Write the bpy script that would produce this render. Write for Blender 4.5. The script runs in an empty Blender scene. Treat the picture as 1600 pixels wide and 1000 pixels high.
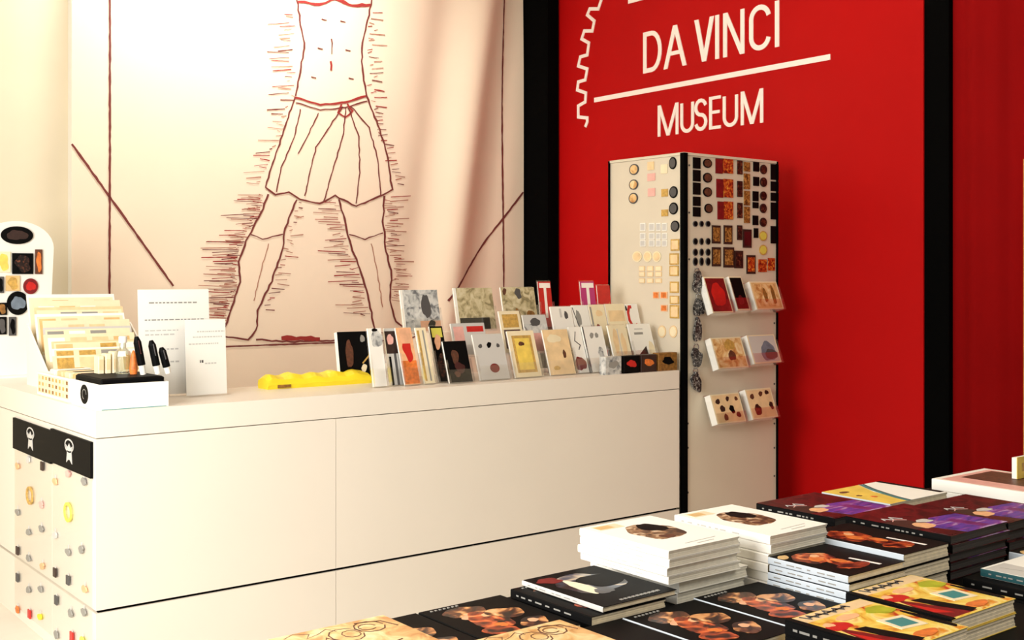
import bpy, bmesh, math, random
from mathutils import Vector, Matrix
random.seed(7)
C = bpy.context.scene.collection
S = bpy.context.scene

# ---------------------------------------------------------------- camera
F = (0.6176, 0.7865); R = (0.7865, -0.6176); FP = 1778.0; HZ = 436.0; EYE = 1.6
cam_d = bpy.data.cameras.new('camera'); cam = bpy.data.objects.new('camera', cam_d); C.objects.link(cam)
cam.location = (0, 0, EYE)
cam.rotation_euler = (math.pi/2, 0, -math.atan2(F[0], F[1]))
cam_d.sensor_width = 36; cam_d.lens = 36*FP/1600
cam_d.shift_y = -(500-HZ)/1600
cam_d.clip_start = .05; cam_d.clip_end = 100
S.camera = cam
# ---------------------------------------------------------------- view, world, lights
S.view_settings.view_transform = 'Standard'; S.view_settings.look = 'None'
S.view_settings.exposure = 0.0; S.view_settings.gamma = 1; S.view_settings.use_curve_mapping = False
w = bpy.data.worlds.new('world'); S.world = w; w.use_nodes = True
w.node_tree.nodes['Background'].inputs[0].default_value = (1.0, .88, .74, 1)
w.node_tree.nodes['Background'].inputs[1].default_value = .22

def area(name, loc, target, sx, sy, power, col):
    l = bpy.data.lights.new(name, 'AREA'); l.shape = 'RECTANGLE'; l.size = sx; l.size_y = sy
    l.energy = power; l.color = col
    o = bpy.data.objects.new(name, l); C.objects.link(o); o.location = loc
    o.rotation_euler = (Vector(target)-Vector(loc)).to_track_quat('-Z', 'Y').to_euler()
    return o
area('window_daylight', (-1.1, 2.7, 2.2), (2.6, 5.0, .95), 2.6, 2.2, 240, (1, .972, .925))
area('added_fill_banner', (3.1, 6.45, 4.62), (3.3, 7.3, 3.1), 2.0, .25, 52, (1, .975, .93)).data.spread = math.radians(115)  # added unseen light, high and close so the banner brightens towards its top
area('added_fill_red_wall', (4.6, 3.6, 4.5), (6.0, 4.4, 3.0), .8, .8, 13, (1, .93, .84))  # made-up source that lifts the upper part of the red wall
area('added_fill_tables', (1.6, -.6, 3.6), (2.1, 1.6, .9), 1.4, 1.4, 42, (1, .95, .88))  # fill light added on the camera side to brighten the books' near faces

# ---------------------------------------------------------------- pixel rays of the level camera -> points on real planes
def ray(x, y):
    a = (x-800)/FP
    return (F[0]+R[0]*a, F[1]+R[1]*a, (HZ-y)/FP)
def at_y(x, y, Y):
    d = ray(x, y); t = Y/d[1]; return Vector((d[0]*t, Y, EYE+d[2]*t))
def at_x(x, y, X):
    d = ray(x, y); t = X/d[0]; return Vector((X, d[1]*t, EYE+d[2]*t))
def at_z(x, y, z):
    d = ray(x, y); t = (z-EYE)/d[2]; return Vector((d[0]*t, d[1]*t, z))

# ---------------------------------------------------------------- materials
MATS = {}
def lin(c):
    return tuple(((v/255)/12.92 if v/255 <= .04045 else ((v/255+.055)/1.055)**2.4) for v in c)+(1,)
def mat(name, col, rough=.5, metal=0, var=0.0, scale=8, spec=.5, coat=0):
    if name in MATS: return MATS[name]
    m = bpy.data.materials.new(name); m.use_nodes = True; nt = m.node_tree
    b = nt.nodes['Principled BSDF']; b.inputs['Roughness'].default_value = rough; b.inputs['Metallic'].default_value = metal
    b.inputs['Specular IOR Level'].default_value = spec; b.inputs['Coat Weight'].default_value = coat
    c = lin(col)
    tc = nt.nodes.new('ShaderNodeTexCoord'); n = nt.nodes.new('ShaderNodeTexNoise'); n.inputs['Scale'].default_value = scale
    n.inputs['Detail'].default_value = 4
    r = nt.nodes.new('ShaderNodeValToRGB'); v = var
    r.color_ramp.elements[0].position = .3; r.color_ramp.elements[1].position = .7
    r.color_ramp.elements[0].color = tuple(x*(1-v) for x in c[:3])+(1,)
    r.color_ramp.elements[1].color = tuple(min(1, x*(1+v)) for x in c[:3])+(1,)
    nt.links.new(tc.outputs['Object'], n.inputs['Vector']); nt.links.new(n.outputs['Fac'], r.inputs['Fac'])
    nt.links.new(r.outputs['Color'], b.inputs['Base Color'])
    MATS[name] = m; return m
def mottle(name, cols, scale=30, rough=.35, stretch=(1, 1, 1), dist=1.0):
    if name in MATS: return MATS[name]
    m = bpy.data.materials.new(name); m.use_nodes = True; nt = m.node_tree
    b = nt.nodes['Principled BSDF']; b.inputs['Roughness'].default_value = rough
    tc = nt.nodes.new('ShaderNodeTexCoord'); mp = nt.nodes.new('ShaderNodeMapping'); mp.inputs['Scale'].default_value = stretch
    n = nt.nodes.new('ShaderNodeTexNoise'); n.inputs['Scale'].default_value = scale; n.inputs['Detail'].default_value = 3
    n.inputs['Distortion'].default_value = dist
    r = nt.nodes.new('ShaderNodeValToRGB'); k = len(cols)
    els = r.color_ramp.elements
    while len(els) < k: els.new(.5)
    for i, c in enumerate(cols):
        els[i].position = .34+.34*i/max(1, k-1); els[i].color = lin(c)
    nt.links.new(tc.outputs['Object'], mp.inputs['Vector']); nt.links.new(mp.outputs['Vector'], n.inputs['Vector'])
    nt.links.new(n.outputs['Fac'], r.inputs['Fac']); nt.links.new(r.outputs['Color'], b.inputs['Base Color'])
    MATS[name] = m; return m
def clear(name, tint=(1, 1, 1), amt=.12):
    if name in MATS: return MATS[name]
    m = bpy.data.materials.new(name); m.use_nodes = True; nt = m.node_tree; nt.nodes.clear()
    o = nt.nodes.new('ShaderNodeOutputMaterial'); mx = nt.nodes.new('ShaderNodeMixShader')
    t = nt.nodes.new('ShaderNodeBsdfTransparent'); t.inputs[0].default_value = tint+(1,)
    g = nt.nodes.new('ShaderNodeBsdfGlossy'); g.inputs['Roughness'].default_value = .12; g.inputs[0].default_value = (1, 1, 1, 1)
    lw = nt.nodes.new('ShaderNodeLayerWeight'); lw.inputs[0].default_value = .25
    ad = nt.nodes.new('ShaderNodeMath'); ad.operation = 'ADD'; ad.inputs[1].default_value = amt; ad.use_clamp = True
    nt.links.new(lw.outputs['Facing'], ad.inputs[0]); nt.links.new(ad.outputs[0], mx.inputs[0])
    nt.links.new(t.outputs[0], mx.inputs[1]); nt.links.new(g.outputs[0], mx.inputs[2]); nt.links.new(mx.outputs[0], o.inputs[0])
    MATS[name] = m; return m

mat('laminate', (238, 230, 217), .38, var=.01, scale=3)
mat('joint', (8, 8, 8), .9, spec=.05)
mat('joint_pale', (150, 140, 120), .7)
mat('plaster', (222, 210, 184), .85, var=.03, scale=2)
mat('ceiling_paint', (225, 215, 195), .9, var=.02)
mat('floor_tile', (226, 220, 206), .45, var=.06, scale=3)
mat('red_panel', (180, 6, 7), .6, var=.03, scale=2, spec=.12)
mat('red_cloth', (140, 6, 8), .85, var=.05, scale=3, spec=.08)
mat('black', (3, 3, 3), .85, spec=.04)
mat('ink_black', (5, 5, 6), .6, spec=.1)
mat('letter_white', (255, 246, 238), .45)
mat('ink_faint', (170, 118, 96), .8)
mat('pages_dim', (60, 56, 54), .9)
mat('banner_cloth', (236, 218, 194), .8, var=.025, scale=1.5, spec=.15)
mat('ink_brown', (112, 46, 40), .8)
mat('ink_red', (150, 40, 34), .8)
mat('wood', (190, 140, 60), .5, var=.2, scale=20)
mat('metal_panel', (220, 210, 190), .45, metal=0, var=.02, scale=4)
mat('white', (246, 244, 236), .5, var=.01)
mat('paper', (250, 248, 240), .8, var=.01)
mat('pages', (236, 224, 196), .85, var=.08, scale=90)
mat('pages_white', (236, 232, 216), .85, var=.05, scale=90)
mat('grey', (150, 148, 142), .6)
mat('grey_light', (205, 203, 198), .6)
mat('grey_dark', (80, 78, 78), .6)
mat('spine_blue', (205, 216, 226), .4)
mat('cream', (242, 228, 192), .5, var=.04, scale=20)
mat('tan', (226, 188, 128), .5, var=.12, scale=14)
mat('tan_pale', (238, 208, 160), .5, var=.1, scale=20)
mat('gold', (200, 160, 80), .45, var=.25, scale=60)
mat('gold_dark', (140, 96, 40), .5, var=.4, scale=60)
mat('brown', (92, 52, 34), .5, var=.4, scale=70)
mat('brown_dark', (48, 26, 20), .5, var=.3, scale=70)
mat('dark_red', (120, 14, 20), .4, var=.25, scale=50)
mat('deep_red', (64, 12, 18), .35, var=.5, scale=14)
mat('red', (200, 30, 24), .4, var=.1, scale=30)
mat('orange', (222, 120, 50), .5, var=.3, scale=50)
mat('orange_pale', (240, 184, 136), .5, var=.1, scale=50)
mat('pink', (238, 180, 170), .5, var=.08, scale=40)
mat('magenta', (190, 50, 120), .4)
mat('yellow', (246, 222, 40), .45, var=.06, scale=14)
mat('yellow_soft', (240, 210, 96), .45, var=.12, scale=24)
mat('lemon', (222, 214, 90), .5)
mat('teal', (50, 140, 140), .4)
mat('teal_dark', (20, 78, 84), .4)
mat('green_yellow', (170, 176, 40), .45, var=.2, scale=30)
mat('purple', (84, 58, 150), .35, var=.25, scale=25)
mat('violet', (120, 48, 120), .35, var=.3, scale=25)
mat('blue_grey', (110, 124, 140), .4, var=.25, scale=30)
mat('skin', (232, 176, 138), .5, var=.12, scale=30)
mat('chrome', (190, 190, 190), .25, metal=.9)
mottle('art_orange', [(6, 5, 5), (6, 5, 5), (150, 60, 30), (220, 100, 46), (236, 170, 110)], 22)
mottle('art_faces', [(6, 5, 5), (6, 5, 5), (96, 50, 28), (216, 150, 90), (236, 200, 150)], 20)
mottle('art_portrait', [(5, 5, 6), (14, 20, 30), (60, 76, 96), (200, 184, 160)], 16)
mottle('art_map', [(140, 128, 92), (186, 172, 132), (206, 194, 156), (214, 204, 172)], 22)
mottle('art_grey', [(110, 112, 116), (184, 186, 184), (208, 208, 204), (222, 222, 218)], 24)
mottle('art_sketch', [(20, 14, 10), (84, 58, 38), (160, 120, 80), (232, 214, 186)], 34)
mottle('comic_paint', [(190, 60, 30), (236, 190, 70), (246, 220, 110), (250, 232, 150), (226, 150, 50)], 14)
mottle('purple_paint', [(52, 40, 110), (90, 66, 170), (130, 60, 150), (190, 170, 210)], 12, stretch=(1, 3, 1))
mottle('maroon_paint', [(20, 8, 12), (56, 10, 16), (96, 20, 26), (26, 10, 14)], 16)
mottle('art_redgold', [(96, 14, 12), (190, 60, 24), (226, 160, 60)], 60)
mottle('art_trinket', [(6, 6, 8), (40, 38, 40), (190, 186, 180)], 90)
mottle('art_dark', [(6, 5, 6), (30, 16, 14), (120, 66, 44)], 55)
mottle('art_browngold', [(60, 34, 18), (150, 98, 40), (206, 160, 92)], 60)
mottle('art_tan', [(190, 130, 70), (230, 190, 128), (244, 222, 176)], 20)
clear('acrylic', (1, 1, 1), -.06); clear('clear_plastic', (1, 1, 1), -.14); clear('bottle_glass', (.93, .97, .9), .2)

# ---------------------------------------------------------------- mesh builder
class Fr:
    def __init__(s, o, u, v, n):
        s.o = Vector(o); s.u = Vector(u).normalized(); s.v = Vector(v).normalized(); s.n = Vector(n).normalized()
    def p(s, a, b, c=0): return s.o+s.u*a+s.v*b+s.n*c
WORLD = Fr((0, 0, 0), (1, 0, 0), (0, 1, 0), (0, 0, 1))
class MB:
    def __init__(s): s.v = []; s.f = []; s.m = []; s.mats = []
    def mi(s, m):
        if m not in s.mats: s.mats.append(m)
        return s.mats.index(m)
    def poly(s, pts, m):
        i = len(s.v); s.v += [tuple(p) for p in pts]; s.f.append(tuple(range(i, i+len(pts)))); s.m.append(s.mi(m)); return s
    def prism(s, fr, pts, c0, c1, m):
        i = len(s.v); n = len(pts); k = s.mi(m)
        s.v += [tuple(fr.p(a, b, c0)) for a, b in pts]+[tuple(fr.p(a, b, c1)) for a, b in pts]
        s.f.append(tuple(range(i+n-1, i-1, -1))); s.f.append(tuple(range(i+n, i+2*n)))
        for j in range(n):
            q = (j+1) % n; s.f.append((i+j, i+q, i+n+q, i+n+j))
        s.m += [k]*(n+2); return s
    def box(s, x0, x1, y0, y1, z0, z1, m, fr=WORLD):
        return s.prism(fr, [(x0, y0), (x1, y0), (x1, y1), (x0, y1)], z0, z1, m)
    def bbox(s, x0, x1, y0, y1, z0, z1, m, r=.004, fr=WORLD):
        # box with chamfered vertical and top edges
        o = [(x0+r, y0), (x1-r, y0), (x1, y0+r), (x1, y1-r), (x1-r, y1), (x0+r, y1), (x0, y1-r), (x0, y0+r)]
        q = [(x0+r, y0+r), (x1-r, y0+r), (x1-r, y0+r), (x1-r, y1-r), (x1-r, y1-r), (x0+r, y1-r), (x0+r, y1-r), (x0+r, y0+r)]
        s.prism(fr, o, z0, z1-r, m)
        s.loft(fr, [(a, b) for a, b in o], z1-r, [(x0+r*1.6 if a <= (x0+x1)/2 else x1-r*1.6, y0+r*1.6 if b <= (y0+y1)/2 else y1-r*1.6) for a, b in o], z1, m)
        return s
    def loft(s, fr, p0, c0, p1, c1, m):
        i = len(s.v); n = len(p0); k = s.mi(m)
        s.v += [tuple(fr.p(a, b, c0)) for a, b in p0]+[tuple(fr.p(a, b, c1)) for a, b in p1]
        s.f.append(tuple(range(i+n, i+2*n))); s.m.append(k)
        for j in range(n):
            q = (j+1) % n; s.f.append((i+j, i+q, i+n+q, i+n+j)); s.m.append(k)
        return s
    def disc(s, fr, a, b, rx, ry, c0, c1, m, n=20):
        return s.prism(fr, [(a+rx*math.cos(2*math.pi*i/n), b+ry*math.sin(2*math.pi*i/n)) for i in range(n)], c0, c1, m)
    def ribbon(s, fr, pts, wd, c0, c1, m, closed=False):
        n = len(pts); L = []; Rr = []
        for i in range(n):
            p = Vector(pts[i]).to_2d()
            a = Vector(pts[(i-1) % n] if (i > 0 or closed) else pts[i]).to_2d(); b = Vector(pts[(i+1) % n] if (i < n-1 or closed) else pts[i]).to_2d()
            d1 = (p-a); d2 = (b-p)
            if d1.length < 1e-9: d1 = d2
            if d2.length < 1e-9: d2 = d1
            d1 = d1.normalized(); d2 = d2.normalized()
            n1 = Vector((-d1.y, d1.x)); n2 = Vector((-d2.y, d2.x)); mm = (n1+n2)
            mm = mm.normalized() if mm.length > 1e-6 else n1
            k = min(1.6, 1/max(.3, mm.dot(n1)))
            L.append(p+mm*wd/2*k); Rr.append(p-mm*wd/2*k)
        for i in range(n if closed else n-1):
            j = (i+1) % n
            s.prism(fr, [L[i], Rr[i], Rr[j], L[j]], c0, c1, m)
        return s
    def tube(s, p0, p1, r0, r1, m, n=12):
        p0 = Vector(p0); p1 = Vector(p1); d = (p1-p0).normalized(); u = d.orthogonal().normalized(); v = d.cross(u)
        i = len(s.v); k = s.mi(m)
        for p, r in ((p0, r0), (p1, r1)):
            s.v += [tuple(p+u*r*math.cos(2*math.pi*j/n)+v*r*math.sin(2*math.pi*j/n)) for j in range(n)]
        s.f.append(tuple(range(i, i+n))); s.f.append(tuple(range(i+n, i+2*n))); s.m += [k, k]
        for j in range(n):
            q = (j+1) % n; s.f.append((i+j, i+q, i+n+q, i+n+j)); s.m.append(k)
        return s
    def lathe(s, c, prof, m, n=20):
        i = len(s.v); k = s.mi(m); c = Vector(c)
        for r, z in prof:
            s.v += [(c.x+r*math.cos(2*math.pi*j/n), c.y+r*math.sin(2*math.pi*j/n), c.z+z) for j in range(n)]
        for a in range(len(prof)-1):
            for j in range(n):
                q = (j+1) % n; s.f.append((i+a*n+j, i+a*n+q, i+(a+1)*n+q, i+(a+1)*n+j)); s.m.append(k)
        s.f.append(tuple(range(i, i+n))); s.f.append(tuple(range(i+(len(prof)-1)*n, i+len(prof)*n))); s.m += [k, k]
        return s
    def mesh(s, name):
        me = bpy.data.meshes.new(name); me.from_pydata(s.v, [], s.f)
        for k in s.mats: me.materials.append(MATS[k])
        me.polygons.foreach_set('material_index', s.m)
        bm = bmesh.new(); bm.from_mesh(me); bmesh.ops.recalc_face_normals(bm, faces=bm.faces); bm.to_mesh(me); bm.free()
        me.update(); return me
    def build(s, name, parent=None):
        return link(name, s.mesh(name), parent)
def link(name, me, parent=None):
    o = bpy.data.objects.new(name, me); C.objects.link(o)
    if parent:
        o.parent = parent; o.matrix_parent_inverse = Matrix.Identity(4)
        if 'base' in parent.keys():
            o.location = -Vector(parent['base'])
    return o
def tag(o, label=None, cat=None, group=None, kind=None):
    if label: o['label'] = label
    if cat: o['category'] = cat
    if group: o['group'] = group
    if kind: o['kind'] = kind
    return o
def thing(name, label, cat, loc=(0, 0, 0), rz=0, group=None):
    o = bpy.data.objects.new(name, None); C.objects.link(o); o.location = loc; o.rotation_euler = (0, 0, rz)
    o.empty_display_size = .05
    return tag(o, label, cat, group)
def child(mb, name, t, label=None):
    """mesh built in world coordinates, hung under an unrotated thing"""
    o = link(name, mb.mesh(name)); o.parent = t
    o.location = -Vector(t.location)
    if label: o['label'] = label
    return o
def struct(name, mb): return tag(mb.build(name), kind='structure')
def blob(cx, cy, rx, ry, seed=0, n=14, j=.22):
    r = random.Random(seed)
    n = 30; ph = [(k, r.uniform(0, 6.28), r.uniform(.4, 1)*j*1.5/k) for k in (2, 3, 5, 7)]
    out = []
    for i in range(n):
        a = 2*math.pi*i/n; q = 1+sum(w_*math.sin(k*a+p_) for k, p_, w_ in ph)
        out.append((cx+rx*math.cos(a)*q, cy+ry*math.sin(a)*q))
    return out

# ---------------------------------------------------------------- the room
YW = 7.42; XW = 6.08
struct('floor', MB().box(-4, 6.4, -2, 7.7, -.1, 0, 'floor_tile'))
struct('ceiling', MB().box(-4, 6.4, -2, 7.7, 4.7, 4.8, 'ceiling_paint'))
struct('wall_back', MB().box(-4, 6.4, YW, 7.7, 0, 4.7, 'plaster'))
struct('wall_right', MB().box(XW, 6.4, -2, YW, 0, 4.7, 'plaster'))
# left wall with a wide window opening that daylight comes through
m = MB()
m.box(-4, -3.8, -2, YW, 0, .8, 'plaster'); m.box(-4, -3.8, -2, YW, 4.2, 4.7, 'plaster')
m.box(-4, -3.8, -2, .6, .8, 4.2, 'plaster'); m.box(-4, -3.8, 5.8, YW, .8, 4.2, 'plaster')
struct('wall_left', m)
struct('trim_1', MB().box(5.86, 5.975, 7.0, YW, 0, 4.7, 'black'))
struct('trim_2', MB().box(6.0, XW, 3.585, 3.74, 0, 4.7, 'black'))
struct('trim_3', MB().box(5.98, XW, 3.03, 3.135, 0, 2.25, 'wood'))

# ---------------------------------------------------------------- red sign panel with lettering
XR = 5.99
pan = thing('sign_panel', 'tall red museum sign panel with white lettering and toothed gear outline', 'sign', (XR, 5.5, 0))
child(MB().box(XR, XW, 3.74, 7.40, .02, 4.6, 'red_panel'), 'panel', pan)
fr = Fr((XR, 0, 0), (0, -1, 0), (0, 0, 1), (-1, 0, 0))       # a = -Y (to the right as read), b = z
def L(x, y):                                                 # zoom-crop reading -> panel coordinates
    p = at_x(840+x/3.2, y/3.2, XR); return (-p.y, p.z)
def glyph(ch):
    def arc(cx, cy, rx, ry, a0, a1, n=12):
        return [(cx+rx*math.cos(math.radians(a0+(a1-a0)*i/n)), cy+ry*math.sin(math.radians(a0+(a1-a0)*i/n))) for i in range(n+1)]
    G = {'D': [[(0, 0), (0, 1), (.45, 1)]+arc(.45, .5, .55, .5, 90, -90)+[(0, 0)]],
         'A': [[(0, 0), (.5, 1), (1, 0)], [(.17, .33), (.83, .33)]],
         'V': [[(0, 1), (.5, 0), (1, 1)]], 'I': [[(.5, 0), (.5, 1)]],
         'N': [[(0, 0), (0, 1), (1, 0), (1, 1)]],
         'C': [arc(.5, .72, .5, .28, 10, 180)+arc(.5, .28, .5, .28, 180, 350)],
         'M': [[(0, 0), (0, 1), (.5, 0), (1, 1), (1, 0)]],
         'U': [[(0, 1)]+arc(.5, .27, .5, .27, 180, 360)+[(1, 1)]],
         'S': [arc(.5, .75, .5, .25, 15, 250, 10)+arc(.5, .25, .5, .25, 70, -165, 10)],
         'E': [[(1, 1), (0, 1), (0, 0), (1, 0)], [(0, .52), (.9, .52)]],
         'L': [[(0, 1), (0, 0), (1, 0)]],
         'O': [arc(.5, .7, .5, .3, 0, 180)+arc(.5, .3, .5, .3, 180, 360)+[(1, .7)]],
         'R': [[(0, 0), (0, 1), (.5, 1)]+arc(.5, .75, .5, .25, 90, -90)+[(0, .5)], [(.5, .5), (1, 0)]]}
    return G[ch]
def write(mb, items, z0, z1, wd, dx=0):
    q = 0
    for ch, xa, xb in items:
        a0 = L(xa, 200)[0]; a1 = L(xb, 200)[0]; W = a1-a0; H = z1-z0
        for st in glyph(ch):
            q += 1; top = .006+.0002*(q % 3)
            if len(st) > 5:
                pts = [(a0+wd/2+(W-wd)*u, z0+wd/2+(H-wd)*v) for u, v in st]
                clean = [pts[0]]
                for p_ in pts[1:]:
                    if (Vector(p_)-Vector(clean[-1])).length > 1e-4: clean.append(p_)
                closed = (Vector(clean[0])-Vector(clean[-1])).length < 1e-4
                mb.ribbon(fr, clean[:-1] if closed else clean, wd, 0, top, 'letter_white', closed)
                continue
            for n_, (p_, q_) in enumerate(zip(st, st[1:])):
                tp = top+.00015*n_
                if ch == 'I':
                    mb.box((a0+a1)/2-wd/2, (a0+a1)/2+wd/2, z0, z1, 0, tp, 'letter_white', fr); continue
                if abs(p_[1]-q_[1]) < .01:
                    zc_ = z0+wd*.42+(H-wd*.84)*p_[1]; xs = sorted((p_[0], q_[0])); mb.box(a0+W*xs[0], a0+W*xs[1], zc_-wd*.42, zc_+wd*.42, 0, tp, 'letter_white', fr); continue
                hw = wd*(1.0 if abs(p_[0]-q_[0]) < .01 else 1.12)
                X0 = a0+hw/2+(W-hw)*p_[0]; X1 = a0+hw/2+(W-hw)*q_[0]; Z0 = z0+H*p_[1]; Z1 = z0+H*q_[1]
                mb.prism(fr, [(X0-hw/2, Z0), (X0+hw/2, Z0), (X1+hw/2, Z1), (X1-hw/2, Z1)], 0, tp, 'letter_white')
def zat(x, y): return L(x, y)[1]
m = MB(); za = zat(535, 368); zb = zat(535, 163)
write(m, [('D', 530, 622), ('A', 632, 747), ('V', 786, 884), ('I', 886, 914), ('N', 930, 1036), ('C', 1060, 1168), ('I', 1183, 1216)], za, zb, .034)
child(m, 'name_lettering', pan, 'white thin capital lettering')
m = MB(); za2 = zat(607, 684); zb2 = zat(607, 528)
write(m, [('M', 603, 706), ('U', 716, 784), ('S', 786, 850), ('E', 860, 918), ('U', 928, 1004), ('M', 1018, 1130)], za2, zb2, .026)
child(m, 'museum_lettering', pan, 'smaller white thin capital lettering')
m = MB(); h = zb-za; z0 = zat(455, 20)
write(m, [('L', 455, 530), ('E', 575, 650), ('O', 690, 790), ('N', 830, 930), ('A', 960, 1060), ('R', 1090, 1170), ('D', 1200, 1290), ('O', 1320, 1420)], z0, z0+h, .034)
child(m, 'upper_lettering', pan, 'white thin capital lettering cut by the top of the frame')
p, q = L(285, 505), L(1465, 280); zz = (p[1]+q[1])/2
child(MB().ribbon(fr, [(p[0], zz), (q[0], zz)], .036, 0, .006, 'letter_white'), 'underline', pan, 'long white rule')
gear = [(345, -70), (320, 0), (305, 45), (262, 45), (250, 75), (285, 105), (275, 155), (235, 155), (222, 195), (258, 215), (250, 275), (215, 285), (205, 330), (250, 345), (240, 400), (205, 410), (200, 450), (243, 465), (240, 510), (205, 530), (205, 585), (250, 590), (250, 610), (240, 635)]
child(MB().ribbon(fr, [L(x, y) for x, y in gear], .026, 0, .006, 'letter_white'), 'gear_outline', pan, 'white toothed gear outline')

# second red panel, hanging cloth with soft folds
t = thing('red_drape', 'dark red cloth drape right of the black gap beside the sign panel', 'drape', (6.02, 3.36, 0))
i0 = MB(); n = 40; k = i0.mi('red_cloth')
for j in range(n+1):
    y = 3.135+(3.585-3.135)*j/n; x = 6.03+.022*math.sin((y-3.1)*15)+.006*math.sin(y*47)
    i0.v += [(x, y, .02), (x, y, 4.6), (x+.006, y, 4.6), (x+.006, y, .02)]
for j in range(n):
    a = j*4
    for q in range(4):
        i0.f.append((a+q, a+(q+1) % 4, a+4+(q+1) % 4, a+4+q)); i0.m.append(k)
c = child(i0, 'cloth', t)
for pl in c.data.polygons: pl.use_smooth = True
child(MB().tube((6.03, 3.135, 4.6), (6.03, 3.585, 4.6), .012, .012, 'black'), 'rail', t)

# ---------------------------------------------------------------- wall banner (a generic figure study in brown ink)
YB = 7.28
def fold(X, z):
    c1 = at_y(748, 60, YB); c2 = at_y(700, 440, YB)
    xc = c1.x+(c2.x-c1.x)*(z-c1.z)/(c2.z-c1.z)
    s = (X-xc)
    return -.085*math.exp(-(s/.15)**2)+.035*math.exp(-((s+.32)/.15)**2)+.02*math.exp(-((s-.34)/.12)**2)+.006*math.sin(X*3.1+z)
def bpt(x, y, off=.004):
    p = at_y(x, y, YB); return Vector((p.x, YB+fold(p.x, p.z)-off, p.z))
x0 = at_y(112, 300, YB).x; x1 = at_y(819, 300, YB).x
bn = thing('wall_banner', 'huge cream fabric banner with brown ink figure sketch behind the counter', 'banner', ((x0+x1)/2, YB, .35))
m = MB(); nx, nz = 110, 30; k = m.mi('banner_cloth')
for i in range(nx+1):
    for j in range(nz+1):
        X = x0+(x1-x0)*i/nx; z = .35+3.95*j/nz; m.v.append((X, YB+fold(X, z), z))
for i in range(nx):
    for j in range(nz):
        a = i*(nz+1)+j; m.f.append((a, a+nz+1, a+nz+2, a+1)); m.m.append(k)
def line(pts, wd=3.0, mt='ink_brown', jit=0, seed=1):
    r = random.Random(seed); P = []
    for a, b in zip(pts, pts[1:]):
        n = max(1, int(math.hypot(b[0]-a[0], b[1]-a[1])/7))
        for i in range(n):
            f = i/n; P.append((a[0]+(b[0]-a[0])*f+r.uniform(-jit, jit), a[1]+(b[1]-a[1])*f+r.uniform(-jit, jit)))
    P.append(pts[-1])
    W = []
    for i, (x, y) in enumerate(P):
        xa, ya = P[max(0, i-1)]; xb, yb = P[min(len(P)-1, i+1)]
        d = Vector((xb-xa, yb-ya)); d = d.normalized() if d.length else Vector((1, 0)); nn = Vector((-d.y, d.x))*wd/2*r.uniform(.75, 1.2)
        W.append((bpt(x+nn.x, y+nn.y), bpt(x-nn.x, y-nn.y)))
    for i in range(len(W)-1):
        m.poly([W[i][0], W[i][1], W[i+1][1], W[i+1][0]], mt)
line([(171, -90), (171, 530)], 3.4, 'ink_brown', .3)
line([(787, -90), (787, 470)], 2.4, 'ink_brown', .2)
line([(171, 548), (640, 531)], 2.4, 'ink_brown', .2)
line([(112, 225), (270, 447)], 3.6, 'ink_brown', .3); line([(818, 300), (690, 470)], 3.0, 'ink_brown', .3)
# generic standing figure in a knee-length wrap, drawn with single contours
torsoL = [(462, -60), (464, 0), (470, 40), (476, 68), (470, 105), (462, 150)]
torsoR = [(584, -60), (580, 0), (572, 40), (564, 75), (565, 110), (572, 150)]
line(torsoL, 2.6, jit=.9); line(torsoR, 2.6, jit=.9)
line([(462, 150), (448, 190), (432, 240), (414, 292), (430, 304), (452, 300), (470, 312), (500, 318), (524, 306), (556, 322), (590, 308), (612, 296), (604, 240), (590, 196), (572, 150)], 2.6, 'ink_brown', .9)
line([(462, 152), (500, 164), (540, 160), (572, 150)], 3.4, 'ink_red', .6); line([(463, 160), (500, 172), (540, 168), (573, 158)], 2, 'ink_brown', .6)
for pl_ in [[(536, 166), (520, 190), (494, 230), (476, 306)], [(540, 168), (536, 210), (522, 260), (506, 314)], [(544, 168), (560, 214), (562, 270), (556, 318)], [(548, 166), (576, 200), (590, 250), (594, 306)], [(470, 170), (460, 214), (440, 262), (432, 300)], [(498, 176), (480, 214), (466, 240)]]: line(pl_, 1.8, jit=.7)
line([(534, 162), (528, 176), (540, 184), (550, 174), (542, 162)], 3, 'ink_red', .8)
legs = [[(420, 304), (404, 340), (384, 376), (372, 410), (374, 440), (362, 480), (350, 512), (332, 524), (386, 530), (400, 516), (402, 486), (424, 440), (440, 396), (446, 356), (464, 312)],
        [(530, 312), (540, 350), (548, 384), (562, 420), (574, 460), (582, 496), (586, 518), (640, 532), (654, 524), (620, 502), (610, 470), (612, 430), (602, 386), (598, 346), (600, 306)]]
for l_ in legs: line(l_, 2.8, jit=1.0, seed=4)
line([(392, 366), (410, 374), (442, 366)], 1.8, jit=.6); line([(546, 366), (570, 374), (598, 364)], 1.8, jit=.6)
line([(420, 380), (408, 420), (396, 470)], 1.5, 'ink_faint', .8); line([(580, 380), (590, 430), (598, 480)], 1.5, 'ink_faint', .8)
line([(466, 2), (500, 8), (524, -2)], 4, 'ink_red', 1); line([(524, -2), (550, 10), (578, 8)], 5, 'ink_red', 1)
line([(518, 60), (518, 85)], 1.8, jit=1); line([(517, 95), (517, 110)], 3.0, 'ink_red', 1)
for (x, y) in [(500, 75), (543, 78), (506, 30), (535, 33), (490, 120), (548, 122)]: line([(x-4, y), (x+4, y+2)], 1.8)
rr = random.Random(11)
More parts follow.
